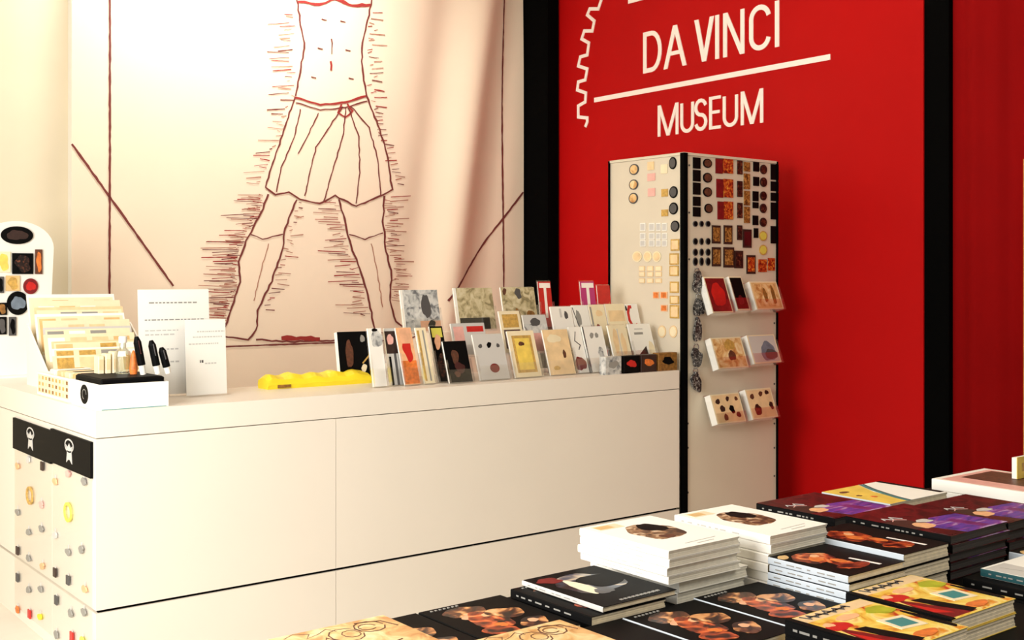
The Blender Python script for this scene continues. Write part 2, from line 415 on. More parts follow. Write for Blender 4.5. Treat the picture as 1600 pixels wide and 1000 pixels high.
def hatch(path, side, lo, hi, step):
    for a, b in zip(path, path[1:]):
        n = max(1, int(abs(b[1]-a[1])/step))
        for i in range(n):
            f = (i+rr.random()*.6)/n; x = a[0]+(b[0]-a[0])*f; y = a[1]+(b[1]-a[1])*f; l_ = rr.uniform(lo, hi); g = rr.uniform(0, 12)
            line([(x+side*g, y), (x+side*(g+l_), y+rr.uniform(-3, 3))], rr.uniform(.8, 1.7), rr.choice(['ink_brown', 'ink_faint', 'ink_faint', 'ink_red']), seed=i)
hatch(legs[0][:7], -1, 6, 62, 3.2); hatch(legs[0][:7], -1, 4, 26, 4); hatch(legs[0][10:], 1, 4, 22, 6); hatch(legs[1][:6], -1, 4, 46, 4); hatch(legs[1][10:], 1, 6, 34, 3.2)
hatch([(462, 20), (462, 150), (414, 292)], -1, 4, 34, 6); hatch([(572, 20), (572, 150), (612, 292)], 1, 4, 24, 6)
line([(400, 530), (440, 534), (560, 532)], 2.6, 'ink_brown', 1); line([(440, 528), (500, 530)], 7, 'ink_red', 1)
c = child(m, 'printed_cloth', bn)
for pl in c.data.polygons:
    if pl.material_index == 0: pl.use_smooth = True
m = MB(); m.box(x0+.02, x0+.06, YB+.06, YW, .35, 4.3, 'white'); m.box(x1-.06, x1-.02, YB+.06, YW, .35, 4.3, 'white'); m.box(x0+.02, x1-.02, YB+.06, YW, 4.26, 4.3, 'white')
child(m, 'batten_frame', bn)

# ---------------------------------------------------------------- sales counter
CX0, CY0, CX1, CZ = 1.485, 4.555, 4.80, 1.075
zj, zp = .966, .281
ct = thing('sales_counter', 'long white laminate sales counter with dark joint line near the base', 'counter', (CX0, CY0, 0))
g = .003
m = MB()
m.prism(WORLD, [(CX0, CY0), (CX1, CY0), (CX1, CY0+.6), (CX0+.66, CY0+.6), (CX0+.66, 6.9), (CX0, 6.9)], zj+.004, CZ, 'laminate')
child(m, 'worktop', ct)
m = MB(); m.prism(WORLD, [(CX0+.02, CY0+.02), (CX1-.02, CY0+.02), (CX1-.02, CY0+.56), (CX0+.62, CY0+.56), (CX0+.62, 6.86), (CX0+.02, 6.86)], .0, zj+.004, 'joint_pale')
m.box(CX0+.012, CX1-.012, CY0+.012, CY0+.03, zp-.02, zp+.02, 'joint'); m.box(CX0+.03, CX0+.05, CY0+.02, 6.85, zp-.02, zp+.02, 'joint')  # black joint strips between upper panels and plinth
child(m, 'carcass', ct)
sx = at_y(525, 700, CY0).x
for a, b, zz0, zz1, nm in [(CX0, sx-g/2, zp+.006, zj, 'front_panel'), (sx+g/2, CX1, zp+.006, zj, 'front_panel'), (CX0, sx-g/2, 0, zp-.006, 'plinth_panel'), (sx+g/2, CX1, 0, zp-.006, 'plinth_panel')]:
    child(MB().box(a, b, CY0, CY0+.02, zz0, zz1, 'laminate'), nm, ct)
for a, b in [(CY0+.021, 6.0-g), (6.0, 6.9)]:
    child(MB().box(CX0, CX0+.02, a, b, zp+.006, zj, 'laminate'), 'side_panel', ct)
    child(MB().box(CX0, CX0+.02, a, b, 0, zp-.006, 'laminate'), 'plinth_panel', ct)

# ---------------------------------------------------------------- hanging charm strips on the side of the counter
sf = Fr((CX0, 0, 0), (0, -1, 0), (0, 0, 1), (-1, 0, 0))
def SP(x, y): p = at_x(x, y, CX0); return (-p.y, p.z)
trk = [(75,320,'orange_pale'),(118,295,'grey_light'),(172,320,'brown_dark'),(75,500,'grey'),(123,435,'gold'),(168,470,'pink'),(118,578,'grey'),(168,565,'grey'),(75,650,'brown_dark'),(118,680,'grey'),(172,710,'orange_pale'),(75,755,'grey_dark'),(118,803,'grey'),(165,800,'grey'),(75,880,'orange'),(122,897,'red'),(163,908,'yellow'),(75,980,'gold'),(122,990,'grey'),
       (222,380,'orange_pale'),(273,350,'pink'),(335,380,'grey'),(273,500,'lemon'),(222,590,'grey_light'),(273,655,'grey'),(325,645,'grey'),(222,735,'brown_dark'),(273,765,'grey_dark'),(338,800,'orange_pale'),(227,843,'grey_dark'),(283,895,'grey'),(335,890,'grey'),(227,978,'grey'),(288,985,'red'),(330,1000,'lemon')]
for idx, (xa, xb, ytop, lab) in enumerate([(24, 83, 652, 'left charm display strip with black header on the counter side'), (83, 146, 669, 'right charm display strip with black header nearest the counter corner')]):
    a0 = SP(xa, 700)[0]; a1 = SP(xb, 700)[0]; zt = SP(xa, ytop)[1]-(.0 if idx else .0); zb_ = zt-.145
    st = thing('charm_strip', lab, 'display strip', (CX0-.012, -(a0+a1)/2, .03), 0)
    child(MB().box(a0+.004, a1-.004, .05, zb_+.01, .002, .005, 'clear_plastic', sf), 'clear_backing', st)
    mm = MB().box(a0, a1, zb_, zt, .002, .012, 'ink_black', sf)
    hd = child(mm, 'header', st, 'black header card with white emblem')
    ac = (a0+a1)/2; zc = (zt+zb_)/2; mm = MB()
    ring = [(ac+.055*math.cos(math.radians(a)), zc+.028+.026*math.sin(math.radians(a))) for a in range(0, 360, 24)]
    mm.ribbon(sf, ring, .006, .0125, .0145, 'grey_light', True)
    mm.prism(sf, [(ac+u*.05, zc+v*.05) for u, v in [(-.9, .6), (-.5, .1), (-.7, -.9), (-.2, -.6), (.2, -.6), (.8, -.9), (.6, .1), (.9, .6), (.4, .4), (0, .75), (-.4, .4)]], .0125, .0145, 'grey_light')
    link('emblem', mm.mesh('emblem')).parent = hd
    for (x, y, c) in trk:
        px = x/2.5; py = 600+y/2.5
        if (px > 83) != bool(idx): continue
        a, b = SP(px, py)
        mm = MB(); big = c in ('gold', 'lemon') and y < 600
        if big: mm.ribbon(sf, [(a+.045*math.cos(math.radians(q)), b+.036*math.sin(math.radians(q))) for q in range(0, 360, 30)], .012, .006, .012, c, True)
        elif c in ('brown_dark', 'grey_dark', 'red'): mm.box(a-.018, a+.018, b-.019, b+.019, .006, .012, c, sf)
        else: mm.prism(sf, blob(a, b, .026, .015, int(x+y)), .006, .012, c)
        mm.box(a-.003, a+.003, b+.012, b+.03, .0055, .008, 'grey_light', sf)
        child(mm, 'charm', st)

# ---------------------------------------------------------------- display tower
TX, TY, TX1, TY1, TZ = 4.83, 4.545, 5.68, 5.19, 2.33
tw = thing('display_tower', 'tall square metal display tower with black corner edges beside the counter', 'display stand', (TX, TY, 0))
bod = child(MB().box(TX+.012, TX1-.012, TY+.012, TY1-.012, .03, TZ-.013, 'metal_panel'), 'body', tw)
for (a, b, w_) in [(TX, TY, .045), (TX1-.014, TY, .014), (TX, TY1-.014, .014), (TX1-.014, TY1-.014, .014)]:
    child(MB().box(a, a+w_*.7, b, b+w_*.7, 0, TZ, 'black'), 'corner_post', tw, 'black corner post')
child(MB().bbox(TX+.005, TX1-.005, TY+.005, TY1-.005, TZ-.012, TZ+.004, 'metal_panel', .003), 'top_cap', tw)
m = MB()
for px, py in [(1079, 258), (1079, 332), (1079, 405), (1077, 662), (1077, 700), (1077, 770)]:
    p = at_y(px, py, TY); m.disc(Fr((0, TY+.012, 0), (1, 0, 0), (0, 0, 1), (0, -1, 0)), p.x, p.z, .006, .006, 0, .003, 'grey_dark', 10)
for px, py in [(1212, 505), (1212, 600), (1212, 662), (1212, 700), (1212, 744)]:
    p = at_y(px, py, TY); m.disc(Fr((0, TY+.012, 0), (1, 0, 0), (0, 0, 1), (0, -1, 0)), p.x, p.z, .006, .006, 0, .003, 'grey_dark', 10)
link('screws', m.mesh('screws')).parent = bod; m = None
ff = Fr((0, TY+.012, 0), (1, 0, 0), (0, 0, 1), (0, -1, 0))          # front face frame (a = X, b = z)
lf = Fr((TX+.012, 0, 0), (0, -1, 0), (0, 0, 1), (-1, 0, 0))         # left face frame (a = -Y)
def zf(x, y): return 930+x/4.545, 220+y/4.545
def FPt(x, y): p = at_y(*zf(x, y), TY+.012); return p.x, p.z
def LPt(x, y): p = at_x(*zf(x, y), TX+.012); return -p.y, p.z
def magnet(kind, r, mt, lab, grp, face='f', rim=None):
    P = FPt if face == 'f' else LPt; f = ff if face == 'f' else lf
    x0_, y0_, x1_, y1_ = r; a0, b1 = P(x0_, y0_); a1, b0 = P(x1_, y1_); ca = (a0+a1)/2; cb = (b0+b1)/2; ra = (a1-a0)/2; rb = (b1-b0)/2
    m = MB()
    if kind == 'r':
        m.disc(f, ca, cb, ra, rb, .001, .006, rim or 'brown_dark'); m.disc(f, ca, cb, ra*.78, rb*.78, .006, .0075, mt)
    else:
        m.box(a0, a1, b0, b1, .001, .006, rim or mt, f)
        if rim: m.box(a0+(a1-a0)*.12, a1-(a1-a0)*.12, b0+(b1-b0)*.12, b1-(b1-b0)*.12, .006, .0072, mt, f)
    o = m.build('magnet'); tag(o, lab, 'magnet', grp); return o
colnames = ['first', 'second', 'third', 'fourth', 'fifth', 'sixth']
ordn = ['topmost', 'second from the top', 'third from the top', 'fourth from the top', 'fifth from the top', 'sixth from the top', 'seventh from the top']
def column(rects, mt, kind, desc, face='f', rim=None, grp=None):
    for i, r in enumerate(rects):
        magnet(kind, r, mt, f'{desc}, {ordn[i]}', grp, face, rim)
G1 = 'magnets on the front of the tower'
column([(692, 117, 744, 200), (692, 206, 744, 290), (692, 296, 744, 384), (692, 396, 744, 464), (692, 470, 744, 540)], 'ink_black', 's', 'plain black oblong magnet in the column beside the black post', grp=G1)
column([(763, 125, 825, 195), (763, 225, 825, 300), (763, 328, 825, 400), (773, 445, 830, 515)], 'brown', 'r', 'round brown magnet in the second column of the tower front', rim='ink_black', grp=G1)
for i, (a, b, c_, d) in enumerate([(852, 125, 975, 235), (858, 270, 975, 405), (866, 430, 975, 560)]):
    magnet('s', (a, b, (a+c_)//2-12, d), 'dark_red', f'dark red half magnet left of the orange one, {ordn[i]}', G1)
    magnet('s', ((a+c_)//2-8, b, c_, d), 'art_redgold', f'orange and gold square magnet near the tower top, {ordn[i]}', G1)
column([(1006, 140, 1042, 240), (1006, 285, 1042, 400), (1006, 440, 1042, 550)], 'art_dark', 's', 'narrow dark figure magnet in the middle of the tower front', grp=G1)
column([(1052, 150, 1095, 220), (1052, 232, 1095, 345), (1054, 355, 1094, 460), (1054, 468, 1094, 585)], 'art_browngold', 's', 'narrow golden brown magnet right of the dark figures', grp=G1)
column([(1120, 150, 1160, 220), (1120, 255, 1160, 322), (1116, 358, 1156, 430), (1116, 436, 1156, 480), (1116, 530, 1154, 600), (1124, 620, 1154, 690)], 'ink_black', 's', 'small black magnet left of the round red-brown ones', grp=G1)
column([(1168, 168, 1216, 240), (1168, 258, 1216, 330), (1168, 358, 1214, 425), (1166, 445, 1214, 515), (1166, 545, 1214, 612)], 'art_dark', 'r', 'round red-brown magnet in the fifth column of the tower front', rim='brown_dark', grp=G1)
column([(1244, 165, 1298, 280), (1244, 288, 1298, 360), (1244, 368, 1298, 430), (1244, 438, 1296, 560), (1244, 605, 1296, 730)], 'ink_black', 's', 'black magnet in the column at the right edge of the tower', grp=G1)
for j, y in enumerate([(568, 612), (690, 740), (765, 818), (828, 888)]):
    for i, x in enumerate([(692, 724), (738, 766), (782, 814)]):
        magnet('r', (x[0], y[0], x[1], y[1]), 'ink_black', f'tiny black magnet in a small grid, {["left", "middle", "right"][i]} of row {["one", "two", "three", "four"][j]}', G1, rim='grey_dark')
for r, lab in [((826, 600, 886, 730), 'framed golden-brown portrait magnet, upper left of the block of five'), ((910, 600, 970, 735), 'framed golden-brown portrait magnet, upper middle of the block of five'), ((826, 755, 888, 892), 'framed golden-brown portrait magnet, lower left of the block of five'), ((908, 755, 982, 900), 'framed golden-brown portrait magnet, lower middle of the block of five')]:
    magnet('s', r, 'art_browngold', lab, G1, rim='brown_dark')
for r, mt, lab in [((986, 780, 1046, 905), 'art_dark', 'dark portrait magnet right of the framed brown ones'), ((1005, 600, 1040, 705), 'art_dark', 'narrow dark magnet above the dark portrait magnet'), ((1046, 628, 1106, 760), 'deep_red', 'dark maroon magnet beside the yellow ones'), ((1072, 812, 1134, 945), 'art_redgold', 'tall dark orange magnet above the right rack')]:
    magnet('s', r, mt, lab, G1, rim='brown_dark')
for r, mt, lab in [((1162, 640, 1216, 712), 'lemon', 'upper pale yellow round magnet'), ((1162, 738, 1216, 812), 'lemon', 'lower pale yellow round magnet')]:
    magnet('r', r, mt, lab+' near the right edge of the tower', G1, rim='gold')
magnet('s', (1156, 842, 1214, 932), 'art_redgold', 'left orange-red magnet under the yellow round ones', G1); magnet('s', (1224, 832, 1272, 922), 'art_redgold', 'right orange-red magnet under the yellow round ones', G1)
G2 = 'magnets on the bright side of the tower'
column([(246, 168, 312, 240), (244, 278, 308, 345), (242, 372, 306, 445)], 'art_tan', 'r', 'round dark-topped magnet alone at the left of the bright side', 'l', 'grey_dark', G2)
for r, mt, lab in [((375, 152, 420, 205), 'tan_pale', 'pale tan square magnet above the two pink ones'), ((375, 235, 428, 282), 'pink', 'upper pink square magnet on the bright side'), ((378, 340, 428, 392), 'pink', 'lower pink square magnet on the bright side'),
                   ((470, 170, 515, 230), 'cream', 'cream magnet left of the topmost black oval'), ((474, 345, 518, 395), 'gold', 'upper gold magnet beside the black round ones'), ((474, 490, 520, 535), 'gold', 'lower gold magnet beside the black round ones')]:
    magnet('s', r, mt, lab, G2, 'l')
column([(528, 118, 580, 200), (530, 325, 588, 405), (528, 440, 590, 522), (540, 568, 600, 645)], 'grey_dark', 'r', 'round black magnet beside the black corner post', 'l', 'ink_black', G2)
for j, (ya, yb) in enumerate([(585, 640), (655, 700), (706, 750)]):
    for i, xx in enumerate([(322, 360), (385, 425), (436, 468), (478, 512)]):
        magnet('s', (xx[0], ya, xx[1], yb), 'grey_light', f'tiny grey key-shaped magnet, {["first", "second", "third", "fourth"][i]} in the {["upper", "middle", "lower"][j]} row', G2, 'l', 'white')
for i, xx in enumerate([(268, 334), (346, 404), (412, 470)]): magnet('r', (xx[0], 785, xx[1], 860), 'tan_pale', f'pale tan round magnet, {["left", "middle", "right"][i]} of a row of three', G2, 'l', 'cream')
column([(540, 700, 600, 780), (532, 800, 596, 880), (532, 888, 596, 960), (534, 1000, 596, 1080), (534, 1100, 598, 1160), (534, 1166, 598, 1262)], 'tan_pale', 's', 'tan square magnet in the low column beside the black post', 'l', 'gold', G2)
for j, (ya, yb) in enumerate([(890, 925), (932, 965), (978, 1010)]):
    for i, xx in enumerate([(315, 355), (372, 415), (430, 475)]):
        magnet('s', (xx[0], ya, xx[1], yb), 'cream', f'cream rectangular magnet, {["left", "middle", "right"][i]} of the {["upper", "middle", "lower"][j]} row of three', G2, 'l', 'tan_pale')
for r, lab in [((415, 1072, 455, 1120), 'left of the upper pair'), ((468, 1072, 515, 1120), 'right of the upper pair'), ((470, 1165, 515, 1212), 'lone lower one')]:
    magnet('s', r, 'orange', 'small orange square magnet on the bright side, '+lab, G2, 'l', 'orange_pale')
for r, lab in [((450, 1310, 505, 1400), 'left'), ((530, 1310, 585, 1400), 'right')]: magnet('r', r, 'cream', f'{lab} tan-rimmed cream round magnet low on the bright side', G2, 'l', 'tan_pale')

# key rings hanging in a column
for i, (x, y) in enumerate([(1088, 438), (1090, 478), (1088, 514), (1087, 556), (1086, 594)]):
    p = at_y(x, y, TY); rz = random.Random(i)
    t = thing('key_ring', f'bunch of black and silver key rings on the tower front, {ordn[i]}', 'key ring', (p.x, TY, p.z), 0, 'key rings hanging below the magnets')
    m = MB(); m.prism(ff, blob(p.x, p.z-.01, .036, .055, i*3, 12, .3), .012, .03, 'art_trinket'); child(m, 'pendants', t)
    child(MB().ribbon(ff, [(p.x+.02*math.cos(a*math.pi/6), p.z+.05+.02*math.sin(a*math.pi/6)) for a in range(12)], .005, .014, .019, 'chrome', True), 'ring', t)
    child(MB().tube(ff.p(p.x, p.z+.068, -.004), ff.p(p.x, p.z+.068, .03), .003, .003, 'chrome'), 'hook', t)

# ---------------------------------------------------------------- standing cards: picture card + clear holder
def art_on(m, f, W, H, arts, c=.0):
    for i, a in enumerate(arts):
        kind = a[0]; cc = c+.00012*(i+1)
        if kind == 'b': m.box(a[1]*W, a[3]*W, a[2]*H, a[4]*H, c, cc, a[5], f)
        elif kind == 'o': m.prism(f, blob(a[1]*W, a[2]*H, a[3]*W, a[4]*H, a[6] if len(a) > 6 else 3), c, cc, a[5])
        elif kind == 'd': m.disc(f, a[1]*W, a[2]*H, a[3]*W, a[4]*H, c, cc, a[5])
        elif kind == 'p': m.prism(f, [(u*W, v*H) for u, v in a[1]], c, cc, a[2])
        elif kind == 'l': m.ribbon(f, [(u*W, v*H) for u, v in a[1]], a[3], c, cc, a[2])
def card(x0_, x1_, yt, yb, Y, base, arts, lab, cat='card', name='greeting_card', lean=18, thick=.01, grp=None, holder=True, zb=None):
    s_, c_ = math.sin(math.radians(lean)), math.cos(math.radians(lean))
    pa = at_y(x0_, yb, Y); pb = at_y(x1_, yb, Y); xm = (pa.x+pb.x)/2; z = pa.z if zb is None else zb
    d = F[0]*xm+F[1]*Y
    H = (FP*(EYE-z)-(yt-HZ)*d)/(FP*c_+(yt-HZ)*F[1]*s_); W = pb.x-pa.x
    f = Fr((pa.x, Y, z), (1, 0, 0), (0, s_, c_), (0, -c_, s_))
    t = thing(name, lab, cat, (xm, Y, z), 0, grp)
    m = MB(); m.box(0, W, 0, H, -thick, 0, 'paper', f); child(m, 'paper_block', t)
    m = MB(); m.box(0, W, 0, H, .0002, .001, base, f); art_on(m, f, W, H, arts, .001); child(m, 'printed_front', t)
    if holder:
        hh = MB(); hh.box(-.0025, W+.0025, 0.0, H*1.03, -thick-.004, -thick-.0015, 'acrylic', f)
        hh.box(-.0025, W+.0025, -.004, -.001, -thick-.004, .018, 'acrylic', f); hh.box(-.0025, W+.0025, -.004, H*.3, .016, .018, 'acrylic', f)
        for a in (-.0028, W+.0004): hh.box(a, a+.0024, 0, H*.55, -thick-.004, .018, 'acrylic', f)
        t2 = tag(hh.build('card_holder'), 'clear acrylic holder around the '+lab.split(',')[0], 'card holder', 'clear acrylic card holders on the counter')
    return t, f, W, H
GC = 'cards standing on the counter'
# tiered clear riser
def riser(x0_, x1_, Y0, steps, lab):
    m = MB()
    for (dy, z) in steps:
        a = at_y(x0_, 560, Y0).x; b = min(4.80, at_y(x1_, 560, Y0).x)
        m.box(a, b, Y0+dy, Y0+dy+.11, z-.004, z, 'acrylic'); m.box(a, b, Y0+dy, Y0+dy+.003, CZ, z-.004, 'acrylic')
        m.box(a, a+.003, Y0+dy+.004, Y0+dy+.11, CZ, z-.005, 'acrylic'); m.box(b-.003, b, Y0+dy+.004, Y0+dy+.11, CZ, z-.005, 'acrylic')
    o = m.build('display_riser'); return tag(o, lab, 'display riser')
Z2, Z3 = 1.20, 1.325
riser(628, 870, 4.81, [(0, Z2-.005), (.14, Z3-.005)], 'clear acrylic stepped riser under the back rows of cards, left half')
riser(876, 1060, 4.77, [(0, Z2-.005), (.14, Z3-.005)], 'clear acrylic stepped riser under the pale cards beside the tower')
bs = CZ+.005
# front row
card(633, 657, 512, 601, 4.70, 'orange_pale', [('b', 0, .02, 1, .42, 'orange'), ('o', .55, .62, .3, .2, 'red', 5), ('b', .2, .72, .9, .98, 'skin')], 'orange and coral illustrated card in the front row', grp=GC, zb=bs, name='greeting_card')
card(664, 680, 512, 600, 4.70, 'cream', [('b', .1, .05, .3, .95, 'gold'), ('b', .6, .05, .75, .95, 'grey')], 'narrow cream striped card right of the orange card', grp=GC, zb=bs)
card(686, 706, 510, 590, 4.745, 'ink_black', [('b', .1, .8, .9, .97, 'lemon'), ('o', .45, .72, .25, .13, 'skin', 2), ('o', .5, .3, .35, .2, 'art_dark', 2)], 'dark portrait card with yellow-green top behind the black booklet', grp=GC, zb=bs)
card(703, 739, 533, 598, 4.66, 'ink_black', [('o', .42, .62, .13, .2, 'brown', 8), ('o', .55, .35, .2, .14, 'deep_red', 9), ('o', .4, .2, .12, .07, 'brown', 9)], 'black booklet with a dim brown portrait in the front row', 'booklet', 'booklet', grp=GC, zb=bs)
card(751, 797, 522, 594, 4.68, 'grey_light', [('o', .2, .74, .06, .05, 'grey_dark', 1), ('o', .5, .76, .08, .06, 'ink_black', 2), ('o', .8, .74, .05, .05, 'grey_dark', 3), ('d', .55, .25, .16, .1, 'dark_red')], 'grey card with three small marks above a dark red disc', grp=GC, zb=bs)
card(806, 847, 517, 591, 4.69, 'cream', [('b', .13, .1, .87, .9, 'gold'), ('b', .22, .16, .78, .84, 'yellow_soft'), ('o', .45, .72, .1, .05, 'brown', 3)], 'white-framed golden yellow card in the front row', grp=GC, zb=bs)
card(861, 900, 515, 585, 4.70, 'tan_pale', [('o', .4, .8, .25, .1, 'cream', 3), ('o', .7, .45, .06, .1, 'brown', 4), ('o', .3, .15, .12, .05, 'gold', 4)], 'plain tan parchment card in the front row', grp=GC, zb=bs)
card(903, 921, 511, 580, 4.71, 'white', [('o', .4, .2, .45, .16, 'dark_red', 3), ('l', [(.5, .9), (.3, .7), (.7, .6), (.5, .5)], 'grey_dark', .006)], 'narrow white card with dark red splash at the bottom', grp=GC, zb=bs)
card(924, 955, 510, 577, 4.70, 'white', [('o', .4, .8, .1, .06, 'grey', 2), ('o', .65, .8, .08, .06, 'grey', 4), ('o', .7, .4, .14, .14, 'art_grey', 5), ('b', .0, 0, .06, 1, 'grey_dark')], 'white card with grey mechanical sketches in the front row', grp=GC, zb=bs)
card(962, 990, 508, 563, 4.69, 'cream', [('o', .3, .6, .16, .3, 'tan_pale', 2), ('o', .7, .5, .12, .3, 'tan_pale', 4), ('b', .45, .1, .5, .9, 'grey_light')], 'cream card with faint tan patterns in the front row', grp=GC, zb=bs+.04, name='greeting_card')
card(994, 1028, 506, 561, 4.69, 'white', [('p', [(.2, .18), (.62, .42), (.66, .1)], 'brown_dark'), ('b', .2, .72, .6, .78, 'grey'), ('b', .25, .85, .62, .88, 'grey_light'), ('o', .85, .35, .12, .2, 'cream', 3)], 'white card with a dark red-brown triangle nearest the tower', grp=GC, zb=bs+.04)
m = MB(); a = at_y(957, 570, 4.68).x; b = 4.80; m.box(a, b, 4.645, 4.75, CZ, bs+.036, 'acrylic')
tag(m.build('display_block'), 'low clear acrylic block lifting the two right cards', 'display block')
# small dark packs in front
for (xa, xb, yt, mt, mt2, lab) in [(946, 972, 557, 'art_grey', 'grey', 'grey striped small card pack at the counter front'), (975, 1000, 556, 'ink_black', 'red', 'small black and red box at the counter front'), (1002, 1027, 554, 'brown_dark', 'orange', 'small dark brown box with orange mark at the counter front'), (1029, 1059, 551, 'gold_dark', 'ink_black', 'small gold and black box touching the tower')]:
    a = at_y(xa, 575, 4.58).x; b = at_y(xb, 575, 4.58).x
    d = F[0]*(a+b)/2+F[1]*4.58; z1 = EYE-(yt-HZ)*d/FP
    t = thing('gift_box', lab, 'box', ((a+b)/2, 4.6, CZ), 0, 'small boxes lined up at the counter front'); bb = child(MB().bbox(a, b-.004, 4.58, 4.63, CZ, z1, mt, .002), 'carton', t)
    f = Fr((a, 4.58, CZ), (1, 0, 0), (0, 0, 1), (0, -1, 0)); W = b-a-.004; H = z1-CZ
    link('printed_mark', MB().prism(f, blob(W*.5, H*.55, W*.3, H*.2, int(xa)), 0, .001, mt2).mesh('mark')).parent = bb
# second row on the first step
g2 = [
 (712, 764, 505, 560, 'grey_light', [('b', .45, .72, .95, .9, 'red'), ('b', .05, .1, .35, .9, 'pink')], 'grey and pink card with a red bar'),
 (790, 822, 486, 545, 'cream', [('b', .12, .6, .88, .92, 'gold'), ('b', .1, .1, .9, .55, 'deep_red')], 'cream-framed card with a dark maroon picture in the second row'),
 (826, 862, 492, 545, 'art_grey', [('b', 0, .75, 1, 1, 'grey_light'), ('o', .5, .8, .2, .12, 'grey_dark', 4), ('b', 0, 0, 1, .5, 'pink')], 'grey landscape card above the tan parchment card'),
 (872, 904, 479, 545, 'white', [('b', .4, .75, .5, .95, 'grey_light'), ('o', .7, .8, .08, .1, 'grey_dark', 3)], 'white card with a small grey mark, left of the white back row'),
 (906, 930, 477, 545, 'white', [('o', .3, .7, .15, .2, 'grey', 3), ('l', [(0, .95), (.25, .5), (.3, .1)], 'grey_dark', .006)], 'white card with a dark curved edge in the back row'),
 (932, 956, 476, 545, 'cream', [('b', .05, .05, .15, .95, 'grey'), ('o', .6, .8, .2, .08, 'tan_pale', 3), ('o', .4, .5, .1, .06, 'dark_red', 3)], 'cream card with brown specks in the white back row'),
 (958, 988, 475, 545, 'cream', [('b', .1, .6, .9, .85, 'tan_pale'), ('l', [(.1, .5), (.9, .45)], 'grey', .006), ('o', .3, .35, .1, .06, 'brown', 3)], 'cream card with tan band left of the red crescent card'),
 (989, 1008, 475, 545, 'white', [('l', [(.5, .93), (.3, .93), (.15, .8), (.15, .62), (.3, .5), (.55, .48), (.75, .52)], 'red', .02), ('o', .05, .9, .06, .07, 'ink_black', 3), ('b', .3, .3, .7, .34, 'grey')], 'white card with a red crescent in the back row'),
]
for (xa, xb, yt, yb, base, arts, lab) in g2: card(xa, xb, yt, yb, 4.86 if xa < 870 else 4.82, base, arts, lab, grp=GC, zb=Z2, lean=16)
g3 = [
 (632, 690, 453, 0, 'art_grey', [('b', 0, 0, .06, 1, 'white'), ('o', .65, .6, .12, .3, 'grey_dark', 7), ('b', .45, 0, 1, .25, 'skin'), ('o', .75, .14, .1, .12, 'ink_black', 2)], 'large grey sketch card in the top row'),
 (716, 776, 450, 0, 'art_map', [('b', 0, 0, .06, 1, 'white'), ('b', .08, .0, .85, .28, 'ink_black')], 'tan map card with black lower band in the top row'),
 (790, 842, 449, 0, 'art_map', [('o', .1, .9, .06, .08, 'brown', 2), ('o', .5, .85, .1, .12, 'grey_dark', 5), ('o', .4, .3, .1, .15, 'gold_dark', 6), ('o', .8, .3, .1, .15, 'gold_dark', 8)], 'olive tan botanical card in the top row'),
]
for (xa, xb, yt, yb, base, arts, lab) in g3: card(xa, xb, yt, 500, 5.0, base, arts, lab, grp=GC, zb=Z3, lean=12)
# two clear packets hanging letters T against the red panel
for (xa, xb, yt, base, lab) in [(846, 866, 440, 'red', 'red tag card with a white capital letter, left of the pair'), (912, 934, 440, 'magenta', 'magenta tag card with a white capital letter, right of the pair')]:
    card(xa, xb, yt, 500, 5.0 if xa < 870 else 4.965, base, [('b', .1, .86, .95, .97, 'letter_white'), ('b', .42, .2, .62, .9, 'letter_white')], lab, grp=GC, zb=Z3, lean=8, thick=.004)
card(938, 958, 446, 500, 4.965, 'red', [('p', [(.1, .1), (.9, .2), (.9, .6)], 'orange')], 'small red and orange card right of the magenta tag card', grp=GC, zb=Z3, lean=8, thick=.004)
# left end of the row
card(533, 588, 518, 580, 5.05, 'ink_black', [('o', .3, .55, .1, .3, 'brown', 4), ('l', [(.85, .9), (.95, .7), (.85, .5), (.65, .35)], 'gold', .008), ('o', .68, .25, .08, .08, 'cream', 2), ('o', .7, .85, .06, .08, 'grey', 3)], 'black art book with gold curve standing behind the yellow packet', 'book', 'art_book', grp=GC, zb=bs, lean=10, thick=.03, holder=False)
card(584, 605, 513, 602, 4.72, 'white', [('o', .6, .82, .4, .16, 'art_grey', 4), ('o', .5, .97, .2, .03, 'ink_black', 4)], 'white card with grey and black top', grp=GC, zb=bs, lean=12)
card(611, 630, 513, 600, 4.74, 'grey_light', [('b', .1, 0, .3, .5, 'ink_black'), ('b', .55, 0, .75, .55, 'grey_dark'), ('b', 0, .55, 1, .95, 'brown_dark'), ('o', .4, .8, .25, .1, 'pink', 4)], 'dark brown and grey striped card left of the orange card', grp=GC, zb=bs, lean=14)

# yellow packet
a = at_y(418, 600, 4.96).x; b = at_y(580, 600, 4.96).x
t = thing('yellow_packet', 'folded bright yellow fabric packet lying on the counter behind the cards', 'packet', ((a+b)/2, 5.0, CZ))
m = MB(); k = m.mi('yellow'); nx = 24; prof = [(0, 0), (-.006, .02), (0, .045), (.03, .062), (.07, .064), (.10, .05), (.105, .02), (.1, 0)]
for i in range(nx+1):
    for (dy, dz) in prof:
        q = 1+.10*math.sin(i*1.3)+.06*math.sin(i*.7+dy*60); e = 1 if 0 < i < nx else .8
        m.v.append((a+(b-a)*i/nx, 4.96+dy, CZ+dz*q*e))
np_ = len(prof)
for i in range(nx):
    for j in range(np_):
        m.f.append((i*np_+j, i*np_+(j+1) % np_, (i+1)*np_+(j+1) % np_, (i+1)*np_+j)); m.m.append(k)
m.f.append(tuple(range(np_))); m.f.append(tuple(nx*np_+j for j in range(np_))); m.m += [k, k]
child(m, 'fabric', t)
child(MB().box(a+.05, a+.12, 4.952, 4.956, CZ+.005, CZ+.02, 'gold_dark'), 'label', t)

